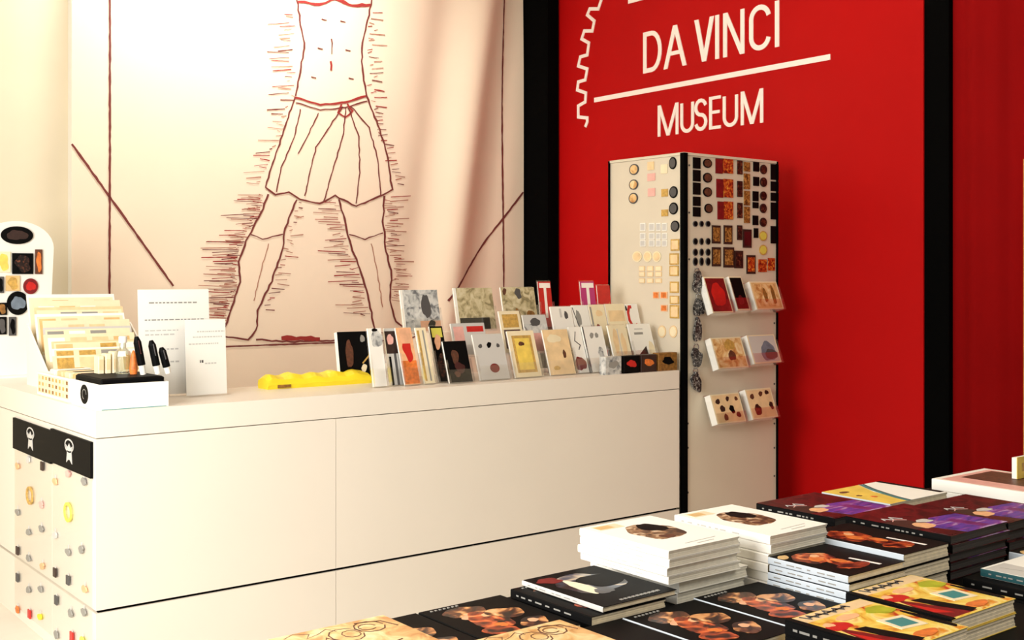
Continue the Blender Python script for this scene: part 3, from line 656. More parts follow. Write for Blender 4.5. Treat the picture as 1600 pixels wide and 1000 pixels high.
# ---------------------------------------------------------------- paper signs in clear stands
def sign(x0_, x1_, yt, Y, rows, lab):
    pa = at_y(x0_, 600, Y); pb = at_y(x1_, 600, Y); W = pb.x-pa.x; d = F[0]*(pa.x+pb.x)/2+F[1]*Y
    H = EYE-(yt-HZ)*d/FP-CZ-.008
    t = thing('paper_sign', lab, 'sign', (pa.x+W/2, Y, CZ))
    f = Fr((pa.x, Y, CZ+.006), (1, 0, 0), (0, .06, 1), (0, -1, .06))
    child(MB().box(.004, W-.004, 0, H-.004, -.001, 0, 'paper', f), 'paper_sheet', t)
    m = MB(); r = random.Random(int(x0_))
    for (v, u0, u1, mt, hh) in rows:
        u = u0
        while u < u1:
            l_ = r.uniform(.02, .07); m.box(u*W, min(u+l_, u1)*W, v*H, v*H+hh, .0002, .0008, mt, f); u += l_+.018
    child(m, 'printed_lines', t)
    m = MB(); m.box(0, W, 0, H, .002, .004, 'clear_plastic', f); m.box(0, W, 0, H, -.004, -.002, 'clear_plastic', f); m.box(0, W, -.005, -.001, -.05, .05, 'clear_plastic', f)
    child(m, 'acrylic_stand', t)
sign(217, 331, 450, 4.98, [(.86, .16, .83, 'grey', .006), (.70, .1, .92, 'grey', .005), (.60, .1, .55, 'grey_light', .005), (.56, .1, .5, 'grey_light', .006), (.42, .3, .55, 'grey_light', .007), (.30, .3, .55, 'grey_light', .007)], 'larger white printed notice standing in a clear stand on the counter')
sign(290, 356, 497, 4.87, [(.82, .3, .95, 'grey_light', .006), (.75, .2, .9, 'grey_light', .006), (.66, .1, .8, 'grey_light', .006), (.42, .35, .45, 'grey_dark', .012), (.40, .47, .75, 'grey_light', .006)], 'smaller white printed notice overlapping the larger one')
# ---------------------------------------------------------------- white pen box at the counter corner
bx0, bx1, by0, by1, bh = 1.505, 1.79, 4.58, 4.93, .103
t = thing('pen_box', 'open white display box with black round sticker at the counter corner', 'box', ((bx0+bx1)/2, (by0+by1)/2, CZ))
m = MB(); e = .006
m.box(bx0, bx1, by0, by1, CZ, CZ+e, 'white'); m.box(bx0, bx0+e, by0, by1, CZ+e, CZ+bh, 'white'); m.box(bx1-e, bx1, by0, by1, CZ+e, CZ+bh, 'white')
m.box(bx0+e, bx1-e, by0, by0+e, CZ+e, CZ+bh, 'white'); m.box(bx0+e, bx1-e, by1-e, by1, CZ+e, CZ+bh, 'white'); child(m, 'tray', t)
child(MB().bbox(bx0+.012, bx1-.012, by0+.012, by1-.012, CZ+.07, CZ+bh+.022, 'ink_black', .006), 'foam_insert', t, 'black foam insert')
f = Fr((bx0, 0, 0), (0, -1, 0), (0, 0, 1), (-1, 0, 0)); m = MB().disc(f, -4.76, CZ+.052, .050, .040, 0, .001, 'ink_black', 28); m.ribbon(f, [(-4.76+.024*math.cos(q), CZ+.052+.02*math.sin(q)) for q in [i*.35 for i in range(14)]], .003, .001, .0015, 'grey')
child(m, 'sticker', t, 'black round sticker')
child(MB().box(bx0+.01, bx1-.01, by0-.0-.001, by0+.0, CZ+.0005, CZ+.003, 'teal'), 'bottom_edge', t)
for i, (x, yt) in enumerate([(213, 526), (236, 532), (252, 543)]):
    X = at_y(x+11, 580, 4.70).x; zt = at_y(x, yt, 4.70).z; z0_ = CZ+bh+.0225
    pen = thing('pen', f'black pen leaning in the white box, {["left", "middle", "right"][i]} of three', 'pen', (X, 4.70, z0_), 0, 'black pens in the white box')
    Xt = at_y(x, yt, 4.70).x; P0 = Vector((X, 4.70, z0_)); P1 = Vector((Xt, 4.70, zt)); D = P1-P0
    child(MB().tube(P0, P0+D*.25, .012, .014, 'white'), 'grip', pen, 'white grip'); child(MB().tube(P0+D*.25, P0+D*.85, .016, .016, 'ink_black').tube(P0+D*.85, P1, .016, .008, 'ink_black'), 'barrel', pen)
    child(MB().tube(P0+D*.55+Vector((0, -.017, 0)), P0+D*.9+Vector((0, -.017, 0)), .0025, .0025, 'deep_red' if i == 0 else 'grey_dark'), 'clip', pen)
X = at_y(192, 560, 4.80).x; z0_ = CZ+bh+.0225
t = thing('glass_bottle', 'small clear glass bottle with white cap in the pen box', 'bottle', (X, 4.80, z0_))
child(MB().lathe((X, 4.80, z0_), [(.03, 0), (.036, .006), (.036, .075), (.030, .095), (.014, .11), (.013, .13)], 'bottle_glass'), 'bottle_body', t); child(MB().lathe((X, 4.80, z0_), [(.016, .13), (.017, .133), (.017, .155), (.014, .158)], 'white'), 'cap', t)
X = at_y(206, 560, 4.76).x
t = thing('ink_bottle', 'small orange figure bottle between the glass bottle and pens', 'bottle', (X, 4.74, z0_)); child(MB().lathe((X, 4.74, z0_), [(.014, 0), (.017, .02), (.014, .06), (.008, .09), (.003, .1)], 'orange'), 'bottle_body', t)
X = at_y(165, 575, 4.86).x
for i in range(3):
    t = thing('card_pack', f'cream upright pack at the back of the pen box, {["left", "middle", "right"][i]} one', 'pack', (X+.03*i-.02, 4.88, z0_), 0, 'cream packs in the pen box')
    child(MB().bbox(X+.03*i-.033, X+.03*i-.009, 4.85, 4.91, z0_, z0_+.075+.008*i, 'cream', .003), 'pack_body', t); child(MB().box(X+.03*i-.030, X+.03*i-.012, 4.849, 4.85, z0_+.015, z0_+.06, 'tan_pale'), 'front_label', t)

# white tray with small patterned labels, on the side return
t = thing('charm_tray', 'low white tray with gold patterned holes left of the pen box', 'tray', (1.64, 5.2, CZ))
m = MB(); x0_, x1_, y0_, y1_, hh = 1.51, 1.76, 4.97, 5.45, .10
m.box(x0_, x1_, y0_, y1_, CZ, CZ+.006, 'white'); m.box(x0_, x0_+.006, y0_, y1_, CZ+.006, CZ+hh, 'white'); m.box(x1_-.006, x1_, y0_, y1_, CZ+.006, CZ+hh, 'white'); m.box(x0_+.006, x1_-.006, y0_, y0_+.006, CZ+.006, CZ+hh, 'white'); m.box(x0_+.006, x1_-.006, y1_-.006, y1_, CZ+.006, CZ+hh, 'white')
child(m, 'tray_body', t)
f = Fr((x0_, 0, 0), (0, -1, 0), (0, 0, 1), (-1, 0, 0)); m = MB().box(-y1_+.015, -y0_-.015, CZ+.01, CZ+.092, 0, .0005, 'cream', f); r = random.Random(3)
for i in range(9):
    for j in range(3):
        m.box(-y1_+.03+i*.05, -y1_+.055+i*.05, CZ+.015+j*.028, CZ+.03+j*.028, .0005, .001, r.choice(['gold', 'gold', 'tan_pale', 'gold_dark']), f)
child(m, 'patterned_front', t)
m = MB()
child(MB().box(x0_+.01, x1_-.01, y0_+.01, y1_-.01, CZ+.05, CZ+.085, 'cream'), 'filling', t)
for i in range(4):
    yy = 5.03+i*.11
    tt = thing('trinket_packet', f'small packet in the white tray, {["nearest", "second", "third", "farthest"][i]} one', 'packet', (1.635, yy, CZ+.085), 0, 'packets in the white tray')
    child(MB().bbox(1.55, 1.72, yy-.035, yy+.035, CZ+.085, CZ+.115, ['tan', 'cream', 'tan_pale', 'white'][i], .004), 'packet_body', tt); child(MB().box(1.58, 1.69, yy-.02, yy+.02, CZ+.115, CZ+.116, ['brown', 'ink_black', 'grey', 'gold'][i]), 'printed_mark', tt)

# slanted rack of cream cards
t = thing('card_rack', 'white slanted rack for cream cards at the far left of the counter', 'rack', (1.85, 5.55, CZ))
m = MB(); m.box(1.60, 2.12, 5.50, 5.95, CZ, CZ+.012, 'white')
m.prism(Fr((1.60, 0, 0), (0, 1, 0), (0, 0, 1), (1, 0, 0)), [(5.50, CZ+.012), (5.95, CZ+.012), (5.95, CZ+.30)], 0, .008, 'white'); m.prism(Fr((2.112, 0, 0), (0, 1, 0), (0, 0, 1), (1, 0, 0)), [(5.50, CZ+.012), (5.95, CZ+.012), (5.95, CZ+.30)], 0, .008, 'white')
child(m, 'rack_frame', t)
r = random.Random(5); mats_ = ['cream', 'paper', 'tan_pale', 'cream', 'grey_light', 'cream', 'paper', 'tan_pale', 'cream', 'white']
for i in range(10):
    Y = 5.56+i*.038; H = .15+.034*i
    f = Fr((1.625+.012*(i % 3), Y, CZ+.0160), (1, 0, 0), (0, .35, 1), (0, -1, .35))
    tt = thing('postcard', f'cream postcard leaning in the slanted rack, {["frontmost", "second", "third", "fourth", "fifth", "sixth", "seventh", "eighth", "ninth", "rearmost"][i]}', 'postcard', (1.85, Y, CZ+.0125), 0, 'postcards in the slanted rack')
    W = .43+.015*r.random(); stk = child(MB().box(0, W, 0, H, -.008, 0, mats_[i], f), 'card_stock', tt)
    m = MB().box(W*.02, W*.98, H*.40, H*.96, .0001, .0003, 'cream', f)
    for q in range(4): m.box(W*(.04+.24*q), W*(.22+.24*q), H*.45, H*.93, .0003, .001, r.choice(['paper', 'cream', 'tan_pale', 'tan_pale', 'grey', 'gold', 'tan']), f)
    link('pictures', m.mesh('pictures')).parent = stk

# rounded board with souvenir magnets
YM = 6.47; xr = at_y(84, 430, YM).x; xl = at_y(-32, 430, YM).x; zt = at_y(20, 345, YM).z; xc = (xl+xr)/2; W = (xr-xl)
bd = thing('magnet_board', 'white round-topped magnet board at the left edge of the counter', 'display board', (xc, YM, CZ))
f = Fr((0, YM, 0), (1, 0, 0), (0, 0, 1), (0, -1, 0)); zs = zt-W/2*.75
pts = [(xl, CZ+.01), (xr-.03, CZ+.01), (xr, zs)]+[(xc+W/2*math.cos(math.radians(q)), zs+(zt-zs)*math.sin(math.radians(q))) for q in range(10, 175, 11)]+[(xl, zs)]
child(MB().prism(f, pts, -.06, 0, 'white'), 'board', bd)
child(MB().box(xl, xr+.02, YM-.08, YM+.12, CZ, CZ+.01, 'white'), 'base', bd)
def BP(x, y): p = at_y(x/2.94, 320+y/2.94, YM); return p.x, p.z
for (kind, x0_, y0_, x1_, y1_, mt, rim, lab) in [('r', 2, 97, 150, 182, 'brown_dark', 'ink_black', 'black oval magnet at the top of the white board'), ('s', 55, 222, 150, 318, 'art_dark', 'ink_black', 'black square picture magnet on the white board'), ('s', 160, 205, 192, 318, 'orange', 'brown', 'narrow orange-brown magnet beside the black square one'), ('s', -20, 215, 46, 310, 'yellow_soft', 'cream', 'pale yellow magnet left of the black square one'), ('r', 105, 338, 172, 410, 'red', 'dark_red', 'round red magnet on the white board'), ('s', 25, 325, 88, 395, 'gold', 'tan', 'golden magnet left of the round red one'), ('r', 30, 398, 130, 505, 'blue_grey', 'ink_black', 'large round blue-black magnet on the white board'), ('s', -15, 330, 16, 405, 'ink_black', 'grey_dark', 'black magnet cut by the frame in the third row'), ('s', -15, 450, 30, 505, 'gold_dark', 'ink_black', 'dark gold magnet left of the blue-black one'), ('s', 40, 515, 72, 600, 'ink_black', 'grey_dark', 'black upright magnet low on the white board'), ('s', -15, 515, 28, 595, 'grey_dark', 'ink_black', 'dark striped magnet low at the frame edge')]:
    a0, b1 = BP(x0_, y0_); a1, b0 = BP(x1_, y1_); m = MB(); ca, cb, ra, rb = (a0+a1)/2, (b0+b1)/2, (a1-a0)/2, (b1-b0)/2
    if kind == 'r': m.disc(f, ca, cb, ra, rb, .001, .012, rim, 28); m.prism(f, blob(ca, cb, ra*.6, rb*.6, 3), .012, .014, mt)
    else: m.box(a0, a1, b0, b1, .001, .012, rim, f); m.prism(f, blob(ca, cb, ra*.75, rb*.75, 5), .012, .014, mt)
    tag(m.build('souvenir_magnet'), lab, 'magnet', 'souvenir magnets on the white board')

# ---------------------------------------------------------------- postcard racks on the tower front
def zr(x, y): return 1050+x/2.5, 420+y/2.5
def rackcard(x0_, y0_, x1_, y1_, base, arts, lab):
    Yc = TY-.10
    # bottom front edge stands off the tower, the card leans back to it
    pa = at_y(*zr(x0_+10, y1_), Yc); pb = at_y(*zr(x1_, y1_), Yc); s_, c_ = math.sin(math.radians(20)), math.cos(math.radians(20))
    z = at_y(*zr((x0_+x1_)/2, y1_), Yc).z; yt = zr(0, y0_)[1]; d = F[0]*(pa.x+pb.x)/2+F[1]*Yc
    H = (FP*(EYE-z)-(yt-HZ)*d)/(FP*c_+(yt-HZ)*F[1]*s_); W = pb.x-pa.x
    f = Fr((pa.x, Yc, z), (1, 0, 0), (0, s_, c_), (0, -c_, s_))
    t = thing('postcard_stack', lab, 'postcards', (pa.x+W/2, Yc, z), 0, 'postcards in the racks on the tower')
    child(MB().box(0, W, 0, H, -.045, 0, 'paper', f), 'card_block', t)
    m = MB(); m.box(0, W, 0, H, .0002, .001, 'cream', f); m.box(.04*W, .96*W, .04*H, .96*H, .001, .0016, base, f); art_on(m, f, W, H, arts, .0016); child(m, 'printed_front', t)
    h = MB(); h.box(-.005, W+.005, -.006, -.002, -.05, .014, 'acrylic', f); h.box(-.005, W+.005, -.006, H*.35, .011, .014, 'acrylic', f); h.box(-.005, W+.005, -.006, H*1.05, -.05, -.047, 'acrylic', f)
    for a in (-.005, W+.002): h.box(a, a+.003, -.002, H*.8, -.047, .011, 'acrylic', f)
    h.box(W*.4, W*.6, H*.8, H*.86, -.075, -.05, 'acrylic', f)
    h.prism(WORLD, [(pa.x+W*.3, Yc+.02), (pa.x+W*.7, Yc+.02), (pa.x+W*.7, TY+.0118), (pa.x+W*.3, TY+.0118)], z-.01, z-.006, 'acrylic')
    tag(h.build('postcard_rack'), 'clear tower pocket holding the '+lab.split(',')[0], 'postcard rack', 'clear pockets on the tower front')
rackcard(150, 32, 240, 172, 'dark_red', [('o', .5, .5, .3, .35, 'red', 4)], 'dark red postcards in the upper left pocket')
rackcard(247, 30, 305, 162, 'ink_black', [('o', .5, .3, .2, .15, 'deep_red', 4)], 'black postcards in the upper middle pocket')
rackcard(322, 50, 437, 158, 'tan', [('b', .1, .1, .9, .9, 'art_tan'), ('o', .45, .5, .06, .3, 'gold_dark', 3), ('o', .75, .5, .08, .3, 'gold_dark', 6)], 'golden landscape postcards in the upper right pocket')
rackcard(172, 268, 300, 388, 'art_tan', [('o', .55, .4, .14, .14, 'brown', 6), ('o', .55, .75, .2, .15, 'gold', 6)], 'yellow-tan postcards in the middle left pocket')
rackcard(312, 258, 428, 368, 'grey_light', [('o', .62, .4, .3, .3, 'blue_grey', 6), ('o', .7, .3, .2, .2, 'grey_dark', 3)], 'grey-blue postcards in the middle right pocket')
rackcard(168, 488, 290, 602, 'tan_pale', [('o', .2, .75, .07, .1, 'brown_dark', 1), ('o', .55, .82, .06, .08, 'brown_dark', 2), ('o', .85, .8, .05, .08, 'brown', 3), ('o', .3, .5, .08, .12, 'brown_dark', 4), ('o', .62, .45, .09, .13, 'ink_black', 5), ('o', .35, .2, .08, .1, 'brown', 6), ('o', .8, .25, .07, .1, 'brown_dark', 7)], 'cream postcards with dark spots in the lower left pocket')
rackcard(306, 468, 415, 584, 'tan_pale', [('o', .2, .75, .07, .1, 'brown', 1), ('o', .55, .82, .08, .08, 'brown', 2), ('o', .8, .85, .07, .08, 'brown_dark', 3), ('o', .3, .3, .12, .2, 'art_dark', 4), ('o', .85, .4, .08, .12, 'brown_dark', 5)], 'cream and brown postcards in the lower right pocket')

# ---------------------------------------------------------------- book tables
TZT = .93
def table(x0, x1, y0, y1, lab):
    t = thing('display_table', lab, 'table', ((x0+x1)/2, (y0+y1)/2, 0))
    child(MB().bbox(x0, x1, y0, y1, TZT-.035, TZT, 'ink_black', .003), 'tabletop', t)
    m = MB(); e = .05
    for a in (x0+.02, x1-.02-e):
        for b in (y0+.02, y1-.02-e): child(MB().box(a, a+e, b, b+e, 0, TZT-.035, 'ink_black'), 'leg', t)
    m.box(x0+.07, x1-.07, y0+.03, y0+.05, TZT-.11, TZT-.035, 'ink_black'); m.box(x0+.07, x1-.07, y1-.05, y1-.03, TZT-.11, TZT-.035, 'ink_black'); child(m, 'apron', t)
table(.80, 2.285, .82, 1.895, 'black display table under the white and tan books in front')
table(2.295, 3.62, .82, 2.05, 'black display table under the purple and white books at the right')

def art(style):
    A = []
    # cover coordinates: u from the spine to the fore edge, v from the near end to the far end
    if style == 'white':
        A = [('o', .50, .54, .26, .28, 'art_sketch', 4), ('o', .60, .66, .13, .15, 'ink_black', 7), ('o', .45, .36, .08, .06, 'brown', 9), ('b', .08, .82, .42, .95, 'cream'), ('b', .1, .84, .3, .93, 'tan'), ('l', [(.35, .1), (.8, .12)], 'grey_light', .002), ('l', [(.45, .05), (.7, .06)], 'grey_light', .002)]
    if style == 'portrait':
        A = [('o', .5, .60, .36, .30, 'art_portrait', 4), ('o', .32, .52, .10, .2, 'pages', 6), ('o', .40, .34, .10, .08, 'art_portrait', 3), ('o', .2, .84, .14, .08, 'dark_red', 5), ('o', .66, .60, .24, .2, 'ink_black', 8)]+[('b', .30+.055*k, .05, .335+.055*k, .08, 'grey') for k in range(10)]
    if style in ('ages', 'ages_dark'):
        A = [('o', .36, .80, .22, .13, 'art_faces', 4), ('o', .30, .66, .08, .06, 'skin', 14), ('o', .40, .50, .22, .2, 'art_orange', 6), ('o', .52, .62, .10, .05, 'orange_pale', 16), ('o', .66, .58, .18, .14, 'art_faces', 9), ('o', .3, .26, .16, .12, 'art_orange', 12), ('o', .40, .36, .06, .05, 'orange', 17), ('o', .70, .26, .16, .12, 'art_faces', 2), ('o', .72, .30, .05, .05, 'skin', 18)]+[('b', .10+.05*k, .94, .122+.05*k, .96, 'grey') for k in range(7)]
    if style == 'orange':
        A = [('o', .34, .68, .24, .22, 'art_orange', 4), ('o', .32, .62, .08, .10, 'orange', 14), ('o', .42, .72, .06, .05, 'orange_pale', 15), ('o', .42, .40, .14, .15, 'art_orange', 6), ('o', .46, .44, .06, .10, 'orange', 16), ('o', .42, .22, .22, .10, 'art_orange', 9), ('p', [(.66, .08), (.70, .08), (.66, .44), (.63, .44)], 'letter_white'), ('o', .1, .88, .08, .06, 'tan', 2)]
    if style == 'tan':
        A = [('l', [(.10, .94), (.2, .99), (.3, .93), (.24, .86), (.36, .9), (.46, .96), (.5, .88)], 'brown', .0022), ('l', [(.52+.13*math.cos(i*.55), .78+.13*math.sin(i*.55)) for i in range(12)], 'brown', .0026), ('l', [(.56+.07*math.cos(i*.7), .78+.07*math.sin(i*.7)) for i in range(10)], 'brown', .002),
             ('l', [(.76+.12*math.cos(i*.6), .84+.11*math.sin(i*.6)) for i in range(11)], 'brown', .0026), ('l', [(.74+.07*math.cos(i*.6), .84+.06*math.sin(i*.6)) for i in range(10)], 'brown', .002), ('l', [(.3, .7), (.36, .8), (.42, .66), (.48, .56)], 'brown', .0022), ('l', [(.7, .95), (.9, .9), (.95, .75)], 'brown', .0022), ('l', [(.1, .45), (.3, .5), (.5, .42), (.8, .5)], 'brown', .002), ('l', [(.12, .8), (.2, .74), (.14, .68), (.26, .64)], 'brown', .002), ('o', .5, .3, .3, .16, 'tan', 5)]
    if style == 'comic':
        A = [('b', .06, .01, .99, .84, 'comic_paint'), ('b', .06, .84, .99, .99, 'tan_pale'), ('p', [(.06, .03), (.06, .30), (.14, .62), (.20, .5), (.30, .2), (.44, .03)], 'dark_red'), ('p', [(.08, .2), (.12, .5), (.22, .1)], 'red'), ('o', .20, .64, .12, .10, 'red', 3), ('o', .16, .70, .05, .05, 'orange_pale', 13), ('p', [(.24, .52), (.36, .50), (.48, .06), (.36, .03), (.27, .28)], 'ink_black'), ('o', .46, .74, .13, .06, 'orange_pale', 4), ('p', [(.52, .28), (.82, .24), (.86, .50), (.56, .54)], 'cream'), ('p', [(.57, .32), (.77, .29), (.80, .46), (.60, .49)], 'teal'),
             ('o', .84, .70, .14, .09, 'green_yellow', 5), ('o', .95, .3, .04, .22, 'ink_black', 6), ('o', .60, .12, .12, .07, 'orange', 8), ('l', [(.14, .97), (.18, .88), (.22, .96), (.27, .88), (.33, .95), (.39, .88), (.44, .97), (.5, .88), (.56, .96), (.62, .89), (.68, .96), (.72, .9)], 'grey_dark', .0028), ('l', [(.2, .92), (.42, .91), (.7, .93)], 'ink_black', .002), ('b', .0, .0, .06, 1, 'ink_black')]
    if style == 'purple':
        A = [('b', 0, .5, 1, 1, 'maroon_paint'), ('o', .3, .72, .22, .1, 'maroon_paint', 3), ('b', .0, .30, .3, .62, 'brown_dark'), ('p', [(.3, 0), (.2, .34), (.55, .5), (.95, .46), (1, 0)], 'purple_paint'), ('p', [(.62, .04), (.56, .34), (.70, .36), (.76, .04)], 'violet'), ('o', .22, .36, .10, .10, 'orange_pale', 4), ('o', .40, .46, .10, .05, 'grey_light', 5), ('o', .1, .12, .1, .1, 'deep_red', 6), ('l', [(.10, .66), (.14, .72), (.2, .63), (.26, .72), (.32, .62)], 'grey_light', .0025), ('l', [(.12, .60), (.2, .64), (.3, .57)], 'pink', .0025)]
    if style == 'arc':
        A = [('p', [(0, 0), (0, 1), (.62, 1), (.42, .6), (.28, 0)], 'yellow_soft'), ('l', [(.66, 1), (.52, .72), (.42, .45), (.34, .2), (.3, 0)], 'teal', .016), ('l', [(.70, 1), (.56, .72), (.46, .45), (.38, .2), (.34, 0)], 'teal_dark', .005), ('o', .15, .8, .06, .05, 'brown', 3), ('o', .2, .4, .03, .05, 'orange', 3), ('o', .12, .55, .03, .03, 'brown', 5), ('b', .92, .05, .985, .99, 'ink_black')]
    if style == 'thick':
        A = [('b', .05, .05, .95, .95, 'pink'), ('b', .3, .1, .9, .9, 'brown')]
    if style == 'green':
        A = [('p', [(0.02, .02), (.02, .97), (.45, .97), (.4, .02)], 'grey_light'), ('o', .7, .5, .2, .3, 'tan_pale', 4), ('l', [(.1, .2), (.3, .6), (.2, .9)], 'grey', .002)]
    if style == 'leaf':
        A = [('o', .4, .5, .35, .38, 'green_yellow', 4), ('o', .6, .6, .15, .2, 'ink_black', 5)]
    return A
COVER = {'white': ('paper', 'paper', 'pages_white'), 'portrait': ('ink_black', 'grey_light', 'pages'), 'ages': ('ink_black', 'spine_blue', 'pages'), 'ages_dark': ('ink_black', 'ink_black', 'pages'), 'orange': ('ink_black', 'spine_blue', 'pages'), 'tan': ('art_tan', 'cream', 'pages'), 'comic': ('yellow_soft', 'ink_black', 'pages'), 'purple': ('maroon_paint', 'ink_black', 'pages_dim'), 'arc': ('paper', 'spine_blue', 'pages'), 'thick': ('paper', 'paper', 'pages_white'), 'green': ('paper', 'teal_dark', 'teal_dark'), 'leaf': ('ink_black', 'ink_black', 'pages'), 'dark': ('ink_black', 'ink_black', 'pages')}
CACHE = {}
def book_meshes(style, W, Lh, t, art_key):
    k = (style, W, Lh, t)
    if k in CACHE: return CACHE[k]
    cv, sp, pg = COVER[style]; e = .0011
    m = MB(); m.box(.0012, W, 0, Lh, 0, e, cv); m.box(.0012, W, 0, Lh, t-e, t, cv)
    s = MB(); b = .0012; s.prism(Fr((0, 0, 0), (1, 0, 0), (0, 0, 1), (0, -1, 0)), [(b, .0002), (-.0004, .0016), (-.0006, t/2), (-.0004, t-.0016), (b, t-.0002)], 0, -Lh, sp)
    # tiny printed title marks along the spine
    f = Fr((-.0006, 0, 0), (0, -1, 0), (0, 0, 1), (-1, 0, 0)); r = random.Random(style); y = -Lh*.92 if style not in ('thick', 'tan') else 0
    while y < -Lh*.25:
        l_ = r.uniform(.006, .022); s.box(y, y+l_, t*.42, t*.58, .0001, .0004, 'grey_light' if sp in ('paper', 'cream') else ('grey' if sp == 'spine_blue' else 'grey'), f); y += l_+r.uniform(.004, .02)
    art_on(m, Fr((0, 0, 0), (1, 0, 0), (0, 1, 0), (0, 0, 1)), W, Lh, [a for a in art(style)], t)
    # page block with a slightly stepped fore edge
    p = MB(); n = 4; h = (t-2*e)/n
    for i in range(n):
        o = .0008*((i*7) % 3); p.box(.0014, W-.002-o, .0015+o, Lh-.0015-o, e+h*i, e+h*(i+1), pg)
    CACHE[k] = (m.mesh('cover'), s.mesh('spine'), p.mesh('pages')); return CACHE[k]
NTH = {1: ['only'], 2: ['upper', 'lower'], 3: ['top', 'middle', 'bottom']}
def stack(x, y, z0, z1, W, Lh, n, style, what, where, rz=0, jit=.006, seed=0, single=None):
    t = (z1-z0)/n; r = random.Random(seed)
    me = book_meshes(style, W, Lh, round(t-.0010, 5), style)
    for i in range(n):
        top = (i == n-1); j = 0 if top else jit
        if n == 1: lab = f'{what} {where}'
        else:
            nth = 'topmost' if top else ('bottom' if i == 0 else ['second', 'third', 'fourth', 'fifth', 'sixth'][n-2-i]+' from the top')
            lab = f'{what}, {nth} {where}'
        b = thing('book', lab, 'book', (x+r.uniform(-j, j), y+r.uniform(-j, j), z0+t*i+.0004), math.radians(rz+(0 if top else r.uniform(-1.2, 1.2)*min(1, jit/.006))), f'{what}s' if n > 1 else None)
        b['group'] = f'stacked books {where}' if n > 1 else 'books lying on the display tables'
        for nm, q in zip(('cover', 'spine', 'pages'), me):
            o = bpy.data.objects.new(nm, q); C.objects.link(o); o.parent = b
T0 = TZT
# white books
stack(1.712, 1.625, T0, .980, .215, .27, 2, 'white', 'white paperback', 'of the pair under the front white pile', jit=.004, seed=1)
stack(1.668, 1.612, .980, 1.051, .218, .27, 4, 'white', 'white paperback with dark oval sketch', 'in the front white pile', jit=.003, seed=2)
stack(1.936, 1.572, T0, 1.051, .20, .28, 6, 'white', 'white paperback with dark oval sketch', 'in the rear white pile', jit=.004, seed=3)
# black portrait on black
stack(1.438, 1.588, T0, .949, .20, .245, 1, 'dark', 'plain black book', 'at the bottom under the portrait book')
stack(1.432, 1.583, .949, .968, .20, .245, 1, 'ages_dark', 'black book', 'lying directly under the blue-grey portrait book')
stack(1.464, 1.586, .968, .980, .20, .245, 1, 'portrait', 'black book with blue-grey portrait', 'left of the front white pile')
stack(1.712, 1.335, T0, .955, .20, .25, 1, 'ages', 'black book with orange faces', 'in front of the white piles')
stack(1.505, 1.325, T0, .955, .20, .25, 1, 'ages', 'black book with orange faces', 'in front of the portrait book')
stack(1.222, 1.600, T0, .953, .20, .25, 1, 'ages_dark', 'black book with orange faces', 'behind the right tan book')
stack(1.015, 1.600, T0, .953, .20, .25, 1, 'ages_dark', 'black book with orange faces', 'behind and beside the left tan book', seed=3)
stack(.885, 1.49, .9535, .975, .235, .32, 1, 'tan', 'tan book with brown curling sketch', 'at the bottom left of the table', seed=5, rz=0) if False else None
stack(.80, 1.50, T0, .953, .205, .30, 1, 'tan', 'tan book with brown curling sketch', 'mostly hidden at the left end of the table', seed=5)
stack(.885, 1.535, .9535, .975, .235, .28, 1, 'tan', 'tan book with brown curling sketch', 'at the bottom left, lying on black books', seed=5)
stack(1.150, 1.345, T0, .975, .21, .245, 2, 'tan', 'tan book with brown curling sketch', 'at the bottom centre', jit=.002, seed=6)
stack(1.36+.006, 1.325, T0, .955, .132, .25, 1, 'dark', 'narrow black book', 'between the tan stack and the orange faced book')
t = thing('booklet', 'small yellow booklet standing on the very thick white book', 'booklet', (3.36, 1.76, .999))
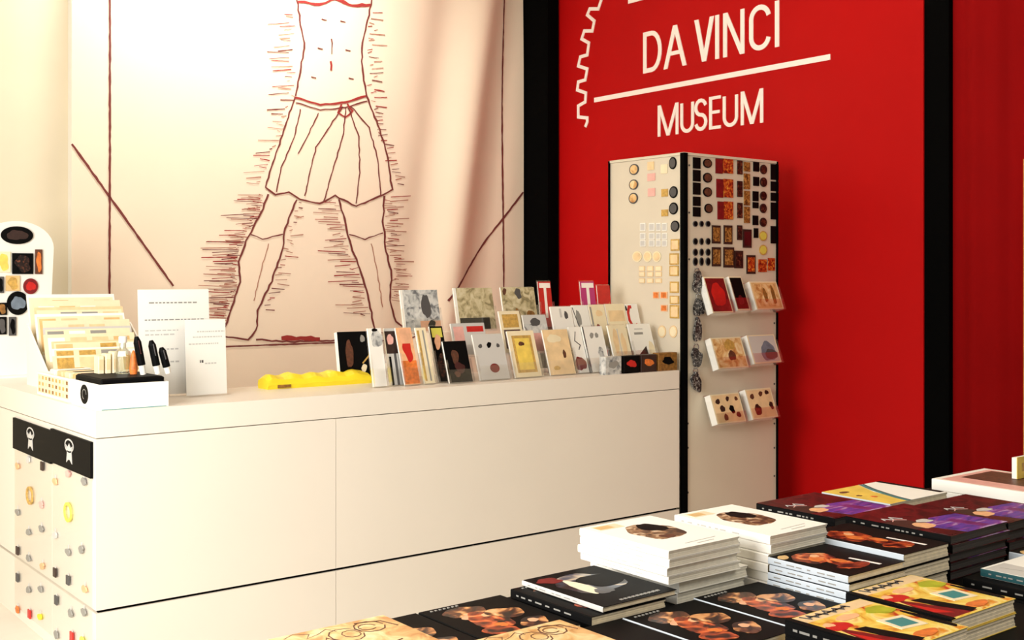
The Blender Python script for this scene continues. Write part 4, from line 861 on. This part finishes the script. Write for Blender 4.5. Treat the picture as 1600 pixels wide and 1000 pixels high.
child(MB().box(3.305, 3.42, 1.752, 1.768, .999, 1.062, 'paper'), 'pages', t); child(MB().box(3.303, 3.422, 1.750, 1.752, .999, 1.064, 'yellow_soft').box(3.33, 3.40, 1.7496, 1.750, 1.02, 1.045, 'gold'), 'cover', t)
# orange covers with pale blue spines
stack(1.922, 1.366, T0, 1.010, .198, .20, 5, 'orange', 'orange-figure book with pale spine', 'right of the white piles', jit=.003, seed=7)
stack(2.150, 1.383, T0, 1.020, .155, .255, 3, 'orange', 'thick black book with orange figure', 'behind the five-copy orange stack', jit=.002, seed=8) if False else None
stack(2.128, 1.375, T0, 1.020, .175, .262, 3, 'orange', 'thick black book with orange figure', 'beside the purple stack', jit=.002, seed=8)
# colourful covers
stack(1.892, 1.125, T0, .985, .225, .225, 2, 'comic', 'colourful yellow and red illustrated book', 'in the bottom right pair', jit=.002, seed=9)
stack(1.655, 1.085, T0, .985, .225, .225, 2, 'comic', 'colourful yellow and red illustrated book', 'in the pair left of its twin', jit=.002, seed=10)
# purple
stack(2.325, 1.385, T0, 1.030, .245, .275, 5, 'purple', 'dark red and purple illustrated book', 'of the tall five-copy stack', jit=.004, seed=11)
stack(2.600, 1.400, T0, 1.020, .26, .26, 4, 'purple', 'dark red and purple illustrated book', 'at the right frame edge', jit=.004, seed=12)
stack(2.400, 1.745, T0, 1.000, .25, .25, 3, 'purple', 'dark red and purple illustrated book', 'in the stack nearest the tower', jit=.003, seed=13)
stack(2.670, 1.765, T0, 1.000, .28, .22, 3, 'arc', 'yellow and white book with teal arc', 'behind the purple books', jit=.003, seed=14)
stack(3.12, 1.52, T0, .998, .30, .40, 2, 'thick', 'very thick white book', 'at the back right corner', jit=.001, seed=15)
stack(2.53, 1.10, T0, .970, .22, .26, 2, 'orange', 'black book with orange figure', 'cut off by the right frame edge', jit=.002, seed=16)
stack(2.300, 1.10, T0, .952, .22, .24, 1, 'dark', 'plain black book', 'under the teal and white book')
stack(2.335, 1.085, .952, .970, .19, .235, 1, 'green', 'teal and white book', 'in front of the purple stack')
stack(2.128, .95, T0, .955, .16, .16, 1, 'leaf', 'green and black book', 'at the bottom right corner of the picture')
